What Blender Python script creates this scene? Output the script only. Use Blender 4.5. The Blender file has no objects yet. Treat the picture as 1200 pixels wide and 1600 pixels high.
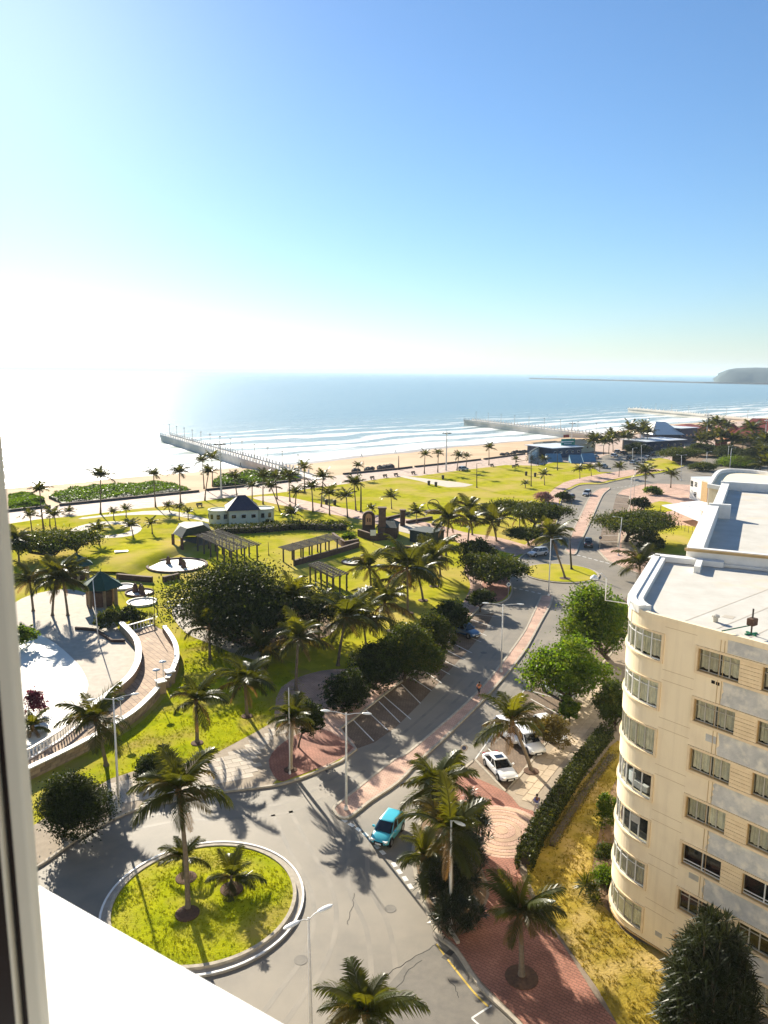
import bpy, bmesh, math, random
import numpy as np
from mathutils import Vector, Matrix
S = bpy.context.scene
COL = S.collection
R = math.radians
PI = math.pi
# ------------------------------------------------------------------ camera
FPX, CAMH, ROLL = 1208.0, 36.0, R(.38)
PITCH = math.atan(218.5/1208)
cd = bpy.data.cameras.new('camera'); cam = bpy.data.objects.new('camera', cd); COL.objects.link(cam)
cd.sensor_fit = 'VERTICAL'; cd.sensor_height = 36; cd.lens = 36*FPX/1600
cd.clip_start = .05; cd.clip_end = 90000
cam.matrix_world = Matrix.Translation((0, 0, CAMH)) @ Matrix.Rotation(PI/2-PITCH, 4, 'X') @ Matrix.Rotation(ROLL, 4, 'Z')
cd.dof.use_dof = True; cd.dof.focus_distance = 90; cd.dof.aperture_fstop = 13
S.camera = cam
# ------------------------------------------------------------------ sky, sun, exposure
SUN_EL, SUN_AZ = R(23), R(-26)          # azimuth measured from +Y, negative to the left
w = bpy.data.worlds.new('World'); S.world = w; w.use_nodes = True
wn = w.node_tree.nodes; wl = w.node_tree.links
sky = wn.new('ShaderNodeTexSky'); sky.sky_type = 'NISHITA'; sky.sun_disc = False
sky.sun_elevation = SUN_EL; sky.sun_rotation = SUN_AZ
sky.altitude = 0; sky.air_density = 1.2; sky.dust_density = .22; sky.ozone_density = 7
bg = wn['Background']; bg.inputs[1].default_value = .053
wl.new(sky.outputs[0], bg.inputs[0])
sd = bpy.data.lights.new('sun', 'SUN'); sd.energy = 5.0; sd.angle = R(.55); sd.color = (1, .92, .77)
so = bpy.data.objects.new('sun', sd); COL.objects.link(so)
sv = Vector((math.sin(SUN_AZ)*math.cos(SUN_EL), math.cos(SUN_AZ)*math.cos(SUN_EL), math.sin(SUN_EL)))
so.rotation_euler = sv.to_track_quat('Z', 'Y').to_euler(); so.location = (-60, 120, 90)
S.view_settings.view_transform = 'Standard'; S.view_settings.look = 'None'
S.view_settings.exposure = 1.45; S.view_settings.gamma = 1
S.cycles.max_bounces = 6; S.cycles.transparent_max_bounces = 8; S.cycles.sample_clamp_indirect = 6
S.cycles.sample_clamp_direct = 0; S.cycles.caustics_reflective = False; S.cycles.caustics_refractive = False
S.cycles.volume_bounces = 1
# ------------------------------------------------------------------ pixel -> place
def ray(x, y):
    u = x-600; v = y-800
    u, v = u*math.cos(ROLL)+v*math.sin(ROLL), -u*math.sin(ROLL)+v*math.cos(ROLL)
    return (u, FPX*math.cos(PITCH)-v*math.sin(PITCH), -(v*math.cos(PITCH)+FPX*math.sin(PITCH)))
def G(x, y, z=0.0):
    d = ray(x, y); t = (CAMH-z)/-d[2]; return Vector((d[0]*t, d[1]*t, z))
def atY(x, y, Y):
    d = ray(x, y); t = Y/d[1]; return Vector((d[0]*t, Y, CAMH+d[2]*t))
def GP(pts, z=0.0): return [G(x, y, z) for x, y in pts]
def mpp(P): return (P.y*math.cos(PITCH)-(P.z-CAMH)*math.sin(PITCH))/FPX
def catmull(pts, n=6, closed=False):
    out = []; N = len(pts); rng = range(N) if closed else range(N-1)
    for i in rng:
        if closed: p = [pts[(i+k) % N] for k in (-1, 0, 1, 2)]
        else: p = [pts[max(0, min(N-1, i+k))] for k in (-1, 0, 1, 2)]
        for k in range(n):
            t = k/n
            out.append(.5*((2*p[1])+(p[2]-p[0])*t+(2*p[0]-5*p[1]+4*p[2]-p[3])*t*t+(3*p[1]-p[0]-3*p[2]+p[3])*t**3))
    if not closed: out.append(pts[-1].copy())
    return out
# ------------------------------------------------------------------ materials
MT = {}
def mat(name, c1, c2=None, scale=1.0, rough=.8, bump=0.0, bscale=None, detail=6, spec=.3, metal=0, c3=None, s3=.15, rnd=0.0, coord='Object', f3=.5):
    m = bpy.data.materials.new(name); m.use_nodes = True; nt = m.node_tree; n = nt.nodes; l = nt.links
    b = n['Principled BSDF']; b.inputs['Roughness'].default_value = rough; b.inputs['Metallic'].default_value = metal
    b.inputs['Specular IOR Level'].default_value = spec
    if c2 is None: c2 = tuple(x*.82 for x in c1)
    tc = n.new('ShaderNodeTexCoord')
    src = tc.outputs[coord]
    nz = n.new('ShaderNodeTexNoise'); nz.inputs['Scale'].default_value = scale; nz.inputs['Detail'].default_value = detail; nz.inputs['Roughness'].default_value = .62
    l.new(src, nz.inputs['Vector'])
    rp = n.new('ShaderNodeValToRGB'); rp.color_ramp.elements[0].position = .32; rp.color_ramp.elements[1].position = .68
    rp.color_ramp.elements[0].color = (*c2, 1); rp.color_ramp.elements[1].color = (*c1, 1)
    l.new(nz.outputs[0], rp.inputs[0]); out = rp.outputs[0]
    if c3 is not None:
        n3 = n.new('ShaderNodeTexNoise'); n3.inputs['Scale'].default_value = s3; n3.inputs['Detail'].default_value = 5; l.new(src, n3.inputs['Vector'])
        r3 = n.new('ShaderNodeValToRGB'); r3.color_ramp.elements[0].position = f3-.06; r3.color_ramp.elements[1].position = f3+.16
        l.new(n3.outputs[0], r3.inputs[0])
        mx = n.new('ShaderNodeMixRGB'); l.new(r3.outputs[0], mx.inputs[0]); l.new(out, mx.inputs[1]); mx.inputs[2].default_value = (*c3, 1); out = mx.outputs[0]
    if rnd:
        oi = n.new('ShaderNodeObjectInfo'); hs = n.new('ShaderNodeHueSaturation')
        mr = n.new('ShaderNodeMapRange'); mr.inputs[3].default_value = 1-rnd; mr.inputs[4].default_value = 1+rnd
        l.new(oi.outputs['Random'], mr.inputs[0]); l.new(mr.outputs[0], hs.inputs['Value']); l.new(out, hs.inputs['Color']); out = hs.outputs[0]
    l.new(out, b.inputs['Base Color'])
    if bump:
        nb = n.new('ShaderNodeTexNoise'); nb.inputs['Scale'].default_value = bscale or scale*4; nb.inputs['Detail'].default_value = 5; l.new(src, nb.inputs['Vector'])
        bp = n.new('ShaderNodeBump'); bp.inputs['Strength'].default_value = min(1, bump); bp.inputs['Distance'].default_value = .05
        l.new(nb.outputs[0], bp.inputs['Height']); l.new(bp.outputs[0], b.inputs['Normal'])
    MT[name] = m; return m
def leafmat(name, c1, c2, trans=.4, rough=.45, scale=.6, tc_=None, spec=.10):
    m = mat(name, c1, c2, scale, rough, spec=spec, rnd=.18)
    nt = m.node_tree; n = nt.nodes; l = nt.links; b = n['Principled BSDF']
    src = b.inputs['Base Color'].links[0].from_socket
    tr = n.new('ShaderNodeBsdfTranslucent'); mx = n.new('ShaderNodeMixShader'); mx.inputs[0].default_value = trans
    mu = n.new('ShaderNodeMixRGB'); mu.blend_type = 'MULTIPLY'; mu.inputs[0].default_value = 1; l.new(src, mu.inputs[1]); mu.inputs[2].default_value = (*(tc_ or (1.7, 1.5, .5)), 1)
    l.new(mu.outputs[0], tr.inputs[0]); l.new(b.outputs[0], mx.inputs[1]); l.new(tr.outputs[0], mx.inputs[2])
    l.new(mx.outputs[0], n['Material Output'].inputs[0]); return m
def brickmat(name, c1, c2, mortar, sx, sy, rot=0.0, msize=.012, rough=.85, offset=.5, c3=None):
    m = mat(name, c1, c2, 3, rough, bump=.25, bscale=20)
    nt = m.node_tree; n = nt.nodes; l = nt.links; b = n['Principled BSDF']
    tc = n.new('ShaderNodeTexCoord'); mp = n.new('ShaderNodeMapping'); mp.inputs['Rotation'].default_value = (0, 0, rot); l.new(tc.outputs['Object'], mp.inputs[0])
    br = n.new('ShaderNodeTexBrick'); br.inputs['Scale'].default_value = 1; br.inputs['Brick Width'].default_value = sx; br.inputs['Row Height'].default_value = sy
    br.inputs['Mortar Size'].default_value = msize; br.offset = offset; br.inputs['Color1'].default_value = (*c1, 1); br.inputs['Color2'].default_value = (*c2, 1); br.inputs['Mortar'].default_value = (*mortar, 1)
    l.new(mp.outputs[0], br.inputs['Vector'])
    nz = n.new('ShaderNodeTexNoise'); nz.inputs['Scale'].default_value = .5; nz.inputs['Detail'].default_value = 7; l.new(tc.outputs['Object'], nz.inputs['Vector'])
    mr = n.new('ShaderNodeMapRange'); mr.inputs[1].default_value = .3; mr.inputs[2].default_value = .7; mr.inputs[3].default_value = .72; mr.inputs[4].default_value = 1.2; l.new(nz.outputs[0], mr.inputs[0])
    hs = n.new('ShaderNodeHueSaturation'); l.new(mr.outputs[0], hs.inputs['Value']); l.new(br.outputs[0], hs.inputs['Color']); l.new(hs.outputs[0], b.inputs['Base Color'])
    return m
mat('asphalt', (.215, .183, .137), (.155, .134, .104), .35, .66, bump=.45, bscale=30, c3=(.245, .208, .155), s3=.10, spec=.38)
mat('asphalt_patch', (.155, .134, .104), (.11, .096, .077), 1.2, .66, bump=.4, bscale=25, spec=.38)
mat('asphalt_worn', (.195, .166, .125), (.142, .123, .096), .5, .62, bump=.4, bscale=30, c3=(.225, .19, .142), s3=.3, spec=.38)
mat('paint_white', (.72, .70, .65), (.5, .49, .45), 6, .7, bump=.1)
mat('paint_yellow', (.62, .42, .06), (.45, .30, .05), 6, .7)
mat('concrete', (.42, .37, .30), (.30, .26, .21), 1.5, .85, bump=.3, bscale=18)
mat('kerb', (.46, .40, .31), (.30, .26, .20), 2.5, .85, bump=.3, bscale=22)
mat('slab_tan', (.46, .36, .25), (.36, .28, .19), 1.1, .85, bump=.3, bscale=25, rnd=.16)
mat('slab_bed', (.34, .275, .20), (.27, .215, .155), 2, .9, bump=.3, bscale=12)
mat('slab_joint', (.27, .21, .15), (.2, .155, .11), 3, .9)
mat('slab_pale', (.50, .43, .34), (.40, .34, .27), 1.1, .85, bump=.3, bscale=25, rnd=.12)
brickmat('brick_shade_red', (.37, .16, .105), (.30, .125, .082), (.20, .092, .062), .42, .2, .6, .03)  # like the pink brick, but darkened to red so the colour carries the shade
brickmat('brick_pink', (.58, .37, .275), (.50, .31, .225), (.37, .24, .175), .42, .2, .25, .03)
brickmat('brick_brown', (.22, .15, .095), (.17, .115, .075), (.11, .08, .055), .42, .2, .9, .03)
brickmat('promenade', (.50, .36, .28), (.43, .31, .24), (.36, .27, .21), 2.4, 1.2, .75, .05)
mat('earth', (.24, .155, .085), (.15, .095, .055), .9, .95, bump=.6, bscale=14)
mat('mulch', (.13, .07, .04), (.07, .04, .025), 5, .95, bump=.7, bscale=18)
mat('sand', (.50, .355, .22), (.43, .30, .185), .12, .95, bump=.5, bscale=1.2, c3=(.55, .40, .255), s3=.03, spec=.1)
mat('wet_sand', (.36, .27, .19), (.30, .23, .165), .1, .35, spec=.5)
mat('lawn', (.43, .385, .03), (.25, .26, .016), .38, .9, bump=.9, bscale=5, c3=(.45, .35, .10), s3=.085, spec=.0, f3=.50)
mat('lawn_near', (.41, .40, .014), (.21, .25, .008), .45, .9, bump=1.0, bscale=9, c3=(.34, .275, .06), s3=.22, spec=.0, f3=.52)
mat('lawn_dry', (.36, .26, .045), (.20, .155, .022), 1.3, .9, bump=1.0, bscale=7, c3=(.42, .30, .11), s3=.3, spec=.0)
mat('white_paint', (.80, .78, .73), (.70, .68, .63), 1.2, .55, bump=.12, bscale=10)
mat('sill_white', (.82, .81, .79), (.79, .78, .76), 3, .5)
mat('frame_cream', (.88, .74, .50), (.83, .69, .46), 5, .5)
mat('frame_dark', (.016, .008, .007), (.01, .006, .005), 5, .5)
mat('wall_cream', (.86, .73, .51), (.83, .70, .48), .35, .85, bump=.12, bscale=14, c3=(.78, .65, .45), s3=.55, spec=.15, f3=.56)
m = MT['wall_cream']; nt = m.node_tree; n = nt.nodes; l = nt.links; b = n['Principled BSDF']; src = b.inputs['Base Color'].links[0].from_socket
tc = n.new('ShaderNodeTexCoord'); mp = n.new('ShaderNodeMapping'); mp.inputs['Scale'].default_value = (2.2, 2.2, .16); l.new(tc.outputs['Object'], mp.inputs[0])
nz = n.new('ShaderNodeTexNoise'); nz.inputs['Scale'].default_value = 1.4; nz.inputs['Detail'].default_value = 6; l.new(mp.outputs[0], nz.inputs[0])
mr = n.new('ShaderNodeMapRange'); mr.inputs[1].default_value = .48; mr.inputs[2].default_value = .78; mr.inputs[3].default_value = 0; mr.inputs[4].default_value = .30; l.new(nz.outputs[0], mr.inputs[0])
mx = n.new('ShaderNodeMixRGB'); l.new(mr.outputs[0], mx.inputs[0]); l.new(src, mx.inputs[1]); mx.inputs[2].default_value = (.58, .46, .30, 1); l.new(mx.outputs[0], b.inputs['Base Color'])
mat('trim_ochre', (.52, .35, .16), (.42, .28, .12), 1.5, .75, bump=.1)
mat('slat_cream', (.82, .65, .41), (.70, .54, .33), 2.2, .75, bump=.1)
mat('peel_grey', (.60, .58, .53), (.42, .42, .40), 1.3, .85, bump=.5, bscale=9, c3=(.74, .69, .58), s3=1.6, f3=.54, spec=.1)
mat('roof_white', (.58, .55, .49), (.48, .45, .39), .5, .75, bump=.25, bscale=6, c3=(.60, .48, .34), s3=.35, f3=.64)
mat('roof_patch', (.50, .45, .37), (.40, .35, .28), 2, .8)
mat('wall_white', (.84, .78, .66), (.80, .74, .62), .4, .85, spec=.1)
mat('frame_white', (.78, .77, .74), (.68, .67, .64), 4, .5)
mat('frame_grey', (.50, .47, .40), (.40, .37, .31), 4, .5)
mat('curtain', (.72, .66, .50), (.52, .47, .34), 2.5, .9, rnd=.25)
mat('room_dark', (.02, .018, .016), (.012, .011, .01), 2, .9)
m = mat('glass', (.02, .025, .03), (.02, .025, .03), 1, .04, spec=.6)
m.node_tree.nodes['Principled BSDF'].inputs['Transmission Weight'].default_value = .75
m.node_tree.nodes['Principled BSDF'].inputs['Base Color'].links and m.node_tree.links.remove(m.node_tree.nodes['Principled BSDF'].inputs['Base Color'].links[0])
m.node_tree.nodes['Principled BSDF'].inputs['Base Color'].default_value = (.75, .8, .8, 1); m.node_tree.nodes['Principled BSDF'].inputs['IOR'].default_value = 1.1
mat('car_glass', (.012, .014, .018), (.01, .012, .015), 1, .05, spec=.8)
mat('tyre', (.02, .02, .02), (.014, .014, .014), 8, .85)
mat('rim', (.45, .45, .46), (.35, .35, .36), 8, .35, metal=.8)
mat('chrome', (.6, .6, .6), (.5, .5, .5), 8, .25, metal=.9)
mat('lamp_glass', (.75, .76, .74), (.65, .66, .64), 8, .25)
mat('tail_red', (.35, .015, .01), (.28, .012, .01), 8, .3)
mat('black_trim', (.018, .018, .02), (.012, .012, .013), 5, .6)
mat('pole_white', (.74, .73, .70), (.62, .60, .56), 2.5, .5, bump=.1)
mat('pole_dark', (.07, .06, .05), (.045, .04, .033), 3, .7)
mat('wood_grey', (.115, .095, .075), (.07, .058, .045), 3, .85, bump=.3)
mat('stone_dark', (.13, .075, .05), (.075, .045, .033), 2, .9, bump=.6, bscale=8, rnd=.3)
mat('stone_wall', (.40, .29, .18), (.27, .19, .12), 1.6, .9, bump=.5, bscale=9, rnd=.25)
mat('roof_green', (.03, .085, .055), (.02, .06, .04), 1.5, .6, bump=.3)
mat('roof_navy', (.05, .045, .075), (.035, .03, .05), 2, .55, bump=.3)
mat('roof_dark', (.03, .045, .04), (.02, .03, .027), 2, .65, bump=.3)
mat('roof_red', (.28, .045, .035), (.2, .03, .025), .8, .75, bump=.3)
mat('roof_metal', (.62, .66, .70), (.54, .58, .62), .8, .45)
mat('blue_canvas', (.13, .27, .36), (.09, .20, .28), 1.2, .7)
mat('navy_wall', (.05, .07, .12), (.035, .05, .09), .6, .7)
mat('sign_green', (.02, .25, .20), (.015, .2, .16), 1, .5)
mat('pier_concrete', (.66, .60, .52), (.54, .49, .42), .25, .85)
mat('rock', (.10, .09, .085), (.06, .055, .05), .4, .9, bump=.8, bscale=1)
mat('bluff', (.035, .06, .06), (.022, .042, .042), .01, .95, bump=.6, bscale=.05)
mat('trunk_palm', (.21, .165, .115), (.12, .092, .065), 4, .9, bump=.6, bscale=12)
mat('trunk_pale', (.42, .34, .23), (.30, .24, .16), 3, .9, bump=.4, bscale=12)
mat('bark', (.10, .075, .052), (.055, .042, .03), 3, .95, bump=.6, bscale=10)
leafmat('palm_leaf', (.066, .078, .014), (.032, .042, .008), .42, .38, tc_=(2.0, 1.6, .4), spec=.22)
leafmat('palm_olive', (.115, .095, .022), (.065, .056, .014), .4, .45, tc_=(1.7, 1.3, .45), spec=.18)
leafmat('palm_young', (.092, .098, .015), (.052, .06, .009), .42, .38, tc_=(1.9, 1.6, .35), spec=.22)
leafmat('palm_dead', (.22, .14, .06), (.13, .08, .035), .3, .7, tc_=(1.4, 1.1, .6))
leafmat('leaf_dark', (.030, .042, .010), (.013, .020, .005), .28, .62)
leafmat('leaf_mid', (.052, .075, .012), (.022, .034, .006), .34, .62)
leafmat('leaf_bright', (.085, .135, .016), (.036, .066, .008), .62, .42, tc_=(1.6, 1.6, .4))
leafmat('leaf_olive', (.085, .095, .014), (.05, .06, .009), .36, .45)
leafmat('leaf_lime', (.15, .19, .018), (.085, .125, .012), .45, .62, tc_=(1.6, 1.5, .4))
leafmat('leaf_dry', (.16, .12, .04), (.08, .07, .022), .3, .6)
leafmat('leaf_purple', (.17, .05, .075), (.09, .025, .04), .35, .6, tc_=(1.5, .7, .9))
leafmat('leaf_pink', (.42, .24, .22), (.26, .15, .12), .3, .6, tc_=(1.1, .9, .9))
leafmat('leaf_spiky', (.034, .042, .012), (.014, .02, .006), .2, .33, spec=.3)
for nm, c in (('car_turquoise', (.055, .42, .52)), ('car_white', (.78, .78, .77)), ('car_silver', (.42, .44, .46)), ('car_blue', (.02, .07, .16)), ('car_red', (.16, .02, .02)), ('car_black', (.03, .03, .035))):
    m = mat(nm, c, tuple(x*.95 for x in c), 1, .28, spec=.5); m.node_tree.nodes['Principled BSDF'].inputs['Coat Weight'].default_value = .7
for nm, c in (('skin', (.16, .08, .05)), ('cloth_blue', (.12, .14, .42)), ('cloth_white', (.68, .66, .64)), ('cloth_orange', (.62, .22, .10)), ('cloth_dark', (.03, .03, .04)), ('hair_black', (.012, .01, .009))):
    mat(nm, c, tuple(x*.8 for x in c), 12, .85)
# ------------------------------------------------------------------ mesh builder
class MB:
    def __init__(s): s.v = []; s.f = []; s.m = []
    def add(s, vs, fs, mi=0):
        o = len(s.v); s.v += [tuple(p) for p in vs]; s.f += [tuple(i+o for i in f) for f in fs]; s.m += [mi]*len(fs); return s
    def box(s, c, d, rz=0.0, mi=0, rx=0.0, ry=0.0):
        M = Matrix.Translation(c) @ Matrix.Rotation(rz, 4, 'Z') @ Matrix.Rotation(ry, 4, 'Y') @ Matrix.Rotation(rx, 4, 'X')
        vs = [M @ Vector((x*d[0]/2, y*d[1]/2, z*d[2]/2)) for z in (-1, 1) for x, y in ((-1, -1), (1, -1), (1, 1), (-1, 1))]
        return s.add(vs, [(3, 2, 1, 0), (4, 5, 6, 7), (0, 1, 5, 4), (1, 2, 6, 5), (2, 3, 7, 6), (3, 0, 4, 7)], mi)
    def bar(s, a, b, wd, ht, mi=0, up=Vector((0, 0, 1))):
        a = Vector(a); b = Vector(b); d = (b-a).normalized()
        if abs(d.dot(up)) > .98: up = Vector((1, 0, 0))
        x = d.cross(up).normalized()*wd/2; z = x.cross(d).normalized()*ht/2
        vs = [a-x-z, a+x-z, a+x+z, a-x+z, b-x-z, b+x-z, b+x+z, b-x+z]
        return s.add(vs, [(0, 1, 2, 3), (7, 6, 5, 4), (0, 4, 5, 1), (1, 5, 6, 2), (2, 6, 7, 3), (3, 7, 4, 0)], mi)
    def prism(s, poly, z0, z1, mi=0, bottom=False):
        n = len(poly); area = sum(poly[i][0]*poly[(i+1) % n][1]-poly[(i+1) % n][0]*poly[i][1] for i in range(n))
        if area < 0: poly = poly[::-1]
        vs = [(p[0], p[1], z0) for p in poly]+[(p[0], p[1], z1) for p in poly]
        fs = [tuple(range(n, 2*n))]+[(i, (i+1) % n, n+(i+1) % n, n+i) for i in range(n)]
        if bottom: fs.append(tuple(range(n))[::-1])
        return s.add(vs, fs, mi)
    def sheet(s, poly, z, mi=0):
        n = len(poly); area = sum(poly[i][0]*poly[(i+1) % n][1]-poly[(i+1) % n][0]*poly[i][1] for i in range(n))
        if area < 0: poly = poly[::-1]
        return s.add([(p[0], p[1], z) for p in poly], [tuple(range(n))], mi)
    def tube(s, pts, rs, n=8, mi=0, cap=True):
        pts = [Vector(p) for p in pts]; N = len(pts); vs = []; fs = []
        if not hasattr(rs, '__len__'): rs = [rs]*N
        for i, p in enumerate(pts):
            d = (pts[min(i+1, N-1)]-pts[max(i-1, 0)]).normalized()
            a = Vector((1, 0, 0)) if abs(d.x) < .9 else Vector((0, 1, 0))
            x = d.cross(a).normalized(); y = d.cross(x)
            vs += [p+(x*math.cos(2*PI*k/n)+y*math.sin(2*PI*k/n))*rs[i] for k in range(n)]
        for i in range(N-1):
            fs += [(i*n+k, (i+1)*n+k, (i+1)*n+(k+1) % n, i*n+(k+1) % n) for k in range(n)]
        if cap: fs += [tuple(range(n)), tuple(range((N-1)*n, N*n))[::-1]]
        return s.add(vs, fs, mi)
    def lathe(s, prof, n=16, c=(0, 0, 0), mi=0):
        vs = []; fs = []
        for r, z in prof: vs += [(c[0]+r*math.cos(2*PI*k/n), c[1]+r*math.sin(2*PI*k/n), c[2]+z) for k in range(n)]
        for i in range(len(prof)-1): fs += [(i*n+k, i*n+(k+1) % n, (i+1)*n+(k+1) % n, (i+1)*n+k) for k in range(n)]
        fs += [tuple(range(n))[::-1], tuple(range((len(prof)-1)*n, len(prof)*n))]
        return s.add(vs, fs, mi)
    def strip(s, pts, wd, z0, z1, mi=0, closed=False, side=0):
        """a kerb or wall: box profile swept along a polyline; side shifts it across"""
        N = len(pts); L = []; Rr = []
        for i in range(N):
            a = pts[(i-1) % N] if closed else pts[max(i-1, 0)]; b = pts[(i+1) % N] if closed else pts[min(i+1, N-1)]
            d = Vector((b[0]-a[0], b[1]-a[1])).normalized(); nr = Vector((-d.y, d.x)); p = Vector((pts[i][0], pts[i][1]))
            L.append(p+nr*wd*(.5+side)); Rr.append(p-nr*wd*(.5-side))
        Z0 = z0 if hasattr(z0, '__len__') else [z0]*N; Z1 = z1 if hasattr(z1, '__len__') else [z1]*N
        vs = []
        for i in range(N): vs += [(L[i].x, L[i].y, Z0[i]), (Rr[i].x, Rr[i].y, Z0[i]), (Rr[i].x, Rr[i].y, Z1[i]), (L[i].x, L[i].y, Z1[i])]
        fs = []
        for i in range(N if closed else N-1):
            a = i*4; b = ((i+1) % N)*4
            fs += [(a+1, b+1, b+2, a+2), (a+2, b+2, b+3, a+3), (a+3, b+3, b, a), (a, b, b+1, a+1)]
        if not closed: fs += [(0, 1, 2, 3), ((N-1)*4+3, (N-1)*4+2, (N-1)*4+1, (N-1)*4)]
        return s.add(vs, fs, mi)
    def mesh(s, name, mats, org=(0, 0, 0), smooth=False):
        me = bpy.data.meshes.new(name); o = Vector(org)
        me.from_pydata([(p[0]-o.x, p[1]-o.y, p[2]-o.z) for p in s.v], [], s.f)
        for k in (mats if isinstance(mats, (list, tuple)) else [mats]): me.materials.append(MT[k])
        if len(set(s.m)) > 1: me.polygons.foreach_set('material_index', s.m)
        if smooth: me.polygons.foreach_set('use_smooth', [True]*len(me.polygons))
        me.update(); return me
    def build(s, name, mats, parent=None, smooth=False, bevel=0.0):
        """world coordinates in; the mesh is stored relative to the parent's place"""
        org = parent.location if parent else (0, 0, 0)
        if parent and parent.parent: org = parent.location+parent.parent.location
        o = obj(name, s.mesh(name, mats, org, smooth), parent)
        if bevel:
            b = o.modifiers.new('bevel', 'BEVEL'); b.width = bevel; b.segments = 2; b.limit_method = 'ANGLE'; b.angle_limit = R(40)
        return o
def obj(name, me, parent=None, loc=None, rot=None, scale=None):
    o = bpy.data.objects.new(name, me); COL.objects.link(o)
    if parent: o.parent = parent
    if loc is not None: o.location = loc
    if rot is not None: o.rotation_euler = rot
    if scale is not None: o.scale = scale if hasattr(scale, '__len__') else (scale,)*3
    return o
def tag(o, label=None, cat=None, group=None, kind=None):
    if label: o['label'] = label
    if cat: o['category'] = cat
    if group: o['group'] = group
    if kind: o['kind'] = kind
    return o
def thing(name, label, cat, loc=(0, 0, 0), rz=0, group=None):
    o = bpy.data.objects.new(name, None); COL.objects.link(o); o.location = loc; o.rotation_euler = (0, 0, rz); o.empty_display_size = .3
    return tag(o, label, cat, group)
def struct(name, mb, mats, smooth=False): return tag(mb.build(name, mats, None, smooth), kind='structure')
ORD = ['first', 'second', 'third', 'fourth', 'fifth', 'sixth', 'seventh', 'eighth', 'ninth', 'tenth', 'eleventh', 'twelfth', 'thirteenth', 'fourteenth', 'fifteenth', 'sixteenth', 'seventeenth', 'eighteenth', 'nineteenth', 'twentieth']
# ================================================================== THE GROUND
SHORE_D = Vector((.723, .691, 0)); SHORE_N = Vector((-.691, .723, 0))
wallpx = [(-60, 808), (15, 800), (92, 791), (220, 778), (311, 769), (420, 757), (482, 750), (536, 742), (620, 734), (751, 719), (820, 710), (930, 692), (1050, 668)]
WALL = GP(wallpx); WALL = [WALL[0]-SHORE_D*900]+WALL+[WALL[-1]+SHORE_D*260, WALL[-1]+SHORE_D*3800]
shorepx = [(14, 759), (220, 746), (310, 740), (420, 728), (547, 714), (620, 706), (710, 697), (820, 688), (908, 681), (1000, 668), (1060, 662), (1200, 652)]
SHO = GP(shorepx, -3.0); SHO = [SHO[0]-SHORE_D*1000]+SHO+[SHO[-1]+SHORE_D*260, SHO[-1]+SHORE_D*3600]
land = [Vector(p) for p in WALL]+[Vector((4200, 1200, 0)), Vector((3000, -700, 0)), Vector((-1500, -900, 0))]
struct('ground', MB().sheet(land, -.05), 'earth')
mb = MB(); WS = catmull(WALL, 3); SS = catmull(SHO, 3)
def resamp(P, n):
    d = [0]
    for a, b in zip(P, P[1:]): d.append(d[-1]+((b-a).to_2d()).length)
    out = []
    for k in range(n):
        t = d[-1]*k/(n-1); i = max(0, min(len(P)-2, next((j for j in range(len(d)-1) if d[j+1] >= t), len(P)-2)))
        u = (t-d[i])/max(1e-6, d[i+1]-d[i]); out.append(P[i]+(P[i+1]-P[i])*u)
    return out
rows = []
def project_row(P): return [p for p in P]
ts = [SHORE_D.dot(p) for p in WS]
def lerp_at(P, t):
    q = [SHORE_D.dot(p) for p in P]
    for i in range(len(P)-1):
        if q[i] <= t <= q[i+1]: return P[i]+(P[i+1]-P[i])*((t-q[i])/max(1e-6, q[i+1]-q[i]))
    return P[0] if t < q[0] else P[-1]
TT = list(np.linspace(-760, -60, 15))+list(np.linspace(-40, 800, 85))+list(np.linspace(840, 4200, 30))
random.seed(3)
for t in TT:
    a = lerp_at(WS, t); b = lerp_at(SS, t); off = SHORE_N*(1.2*math.sin(t*.11)+.8*math.sin(t*.37))
    a = Vector((a.x, a.y, -.12)); b = Vector((b.x, b.y, -3.0))+off
    row = [a-SHORE_N*1.0]
    for k in range(1, 9):
        u = k/9; row.append(a.lerp(b, u)+Vector((0, 0, -.12*math.sin(u*PI)+.10*math.sin(t*.2+k*1.7))))
    row += [b, b+SHORE_N*14+Vector((0, 0, -.45)), b+SHORE_N*60+Vector((0, 0, -3))]; rows.append(row)
W_ = len(rows[0]); vs = [p for r in rows for p in r]; fs = []; mi = []
for i in range(len(rows)-1):
    for k in range(W_-1): fs.append((i*W_+k, (i+1)*W_+k, (i+1)*W_+k+1, i*W_+k+1)); mi.append(1 if k >= 8 else 0)
mb.v = [tuple(p) for p in vs]; mb.f = fs; mb.m = mi
struct('beach', mb, ['sand', 'wet_sand'], True)
# sea: base water + foam by distance from the shore
m = bpy.data.materials.new('sea_water'); m.use_nodes = True; nt = m.node_tree; n = nt.nodes; l = nt.links; b = n['Principled BSDF']; MT['sea_water'] = m
P0 = SHO[6]
tc = n.new('ShaderNodeTexCoord'); mp = n.new('ShaderNodeMapping'); mp.vector_type = 'TEXTURE'; mp.inputs['Location'].default_value = (P0.x, P0.y, 0); mp.inputs['Rotation'].default_value = (0, 0, math.atan2(SHORE_D.y, SHORE_D.x))
l.new(tc.outputs['Object'], mp.inputs[0])
def math_(op, a, b_=None, c=None):
    q = n.new('ShaderNodeMath'); q.operation = op
    for i, x in enumerate((a, b_, c)):
        if x is None: continue
        if isinstance(x, (int, float)): q.inputs[i].default_value = x
        else: l.new(x, q.inputs[i])
    return q.outputs[0]
sp = n.new('ShaderNodeSeparateXYZ'); l.new(mp.outputs[0], sp.inputs[0])
mps = n.new('ShaderNodeMapping'); mps.inputs['Scale'].default_value = (.010, .022, 1); l.new(mp.outputs[0], mps.inputs[0])
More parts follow.
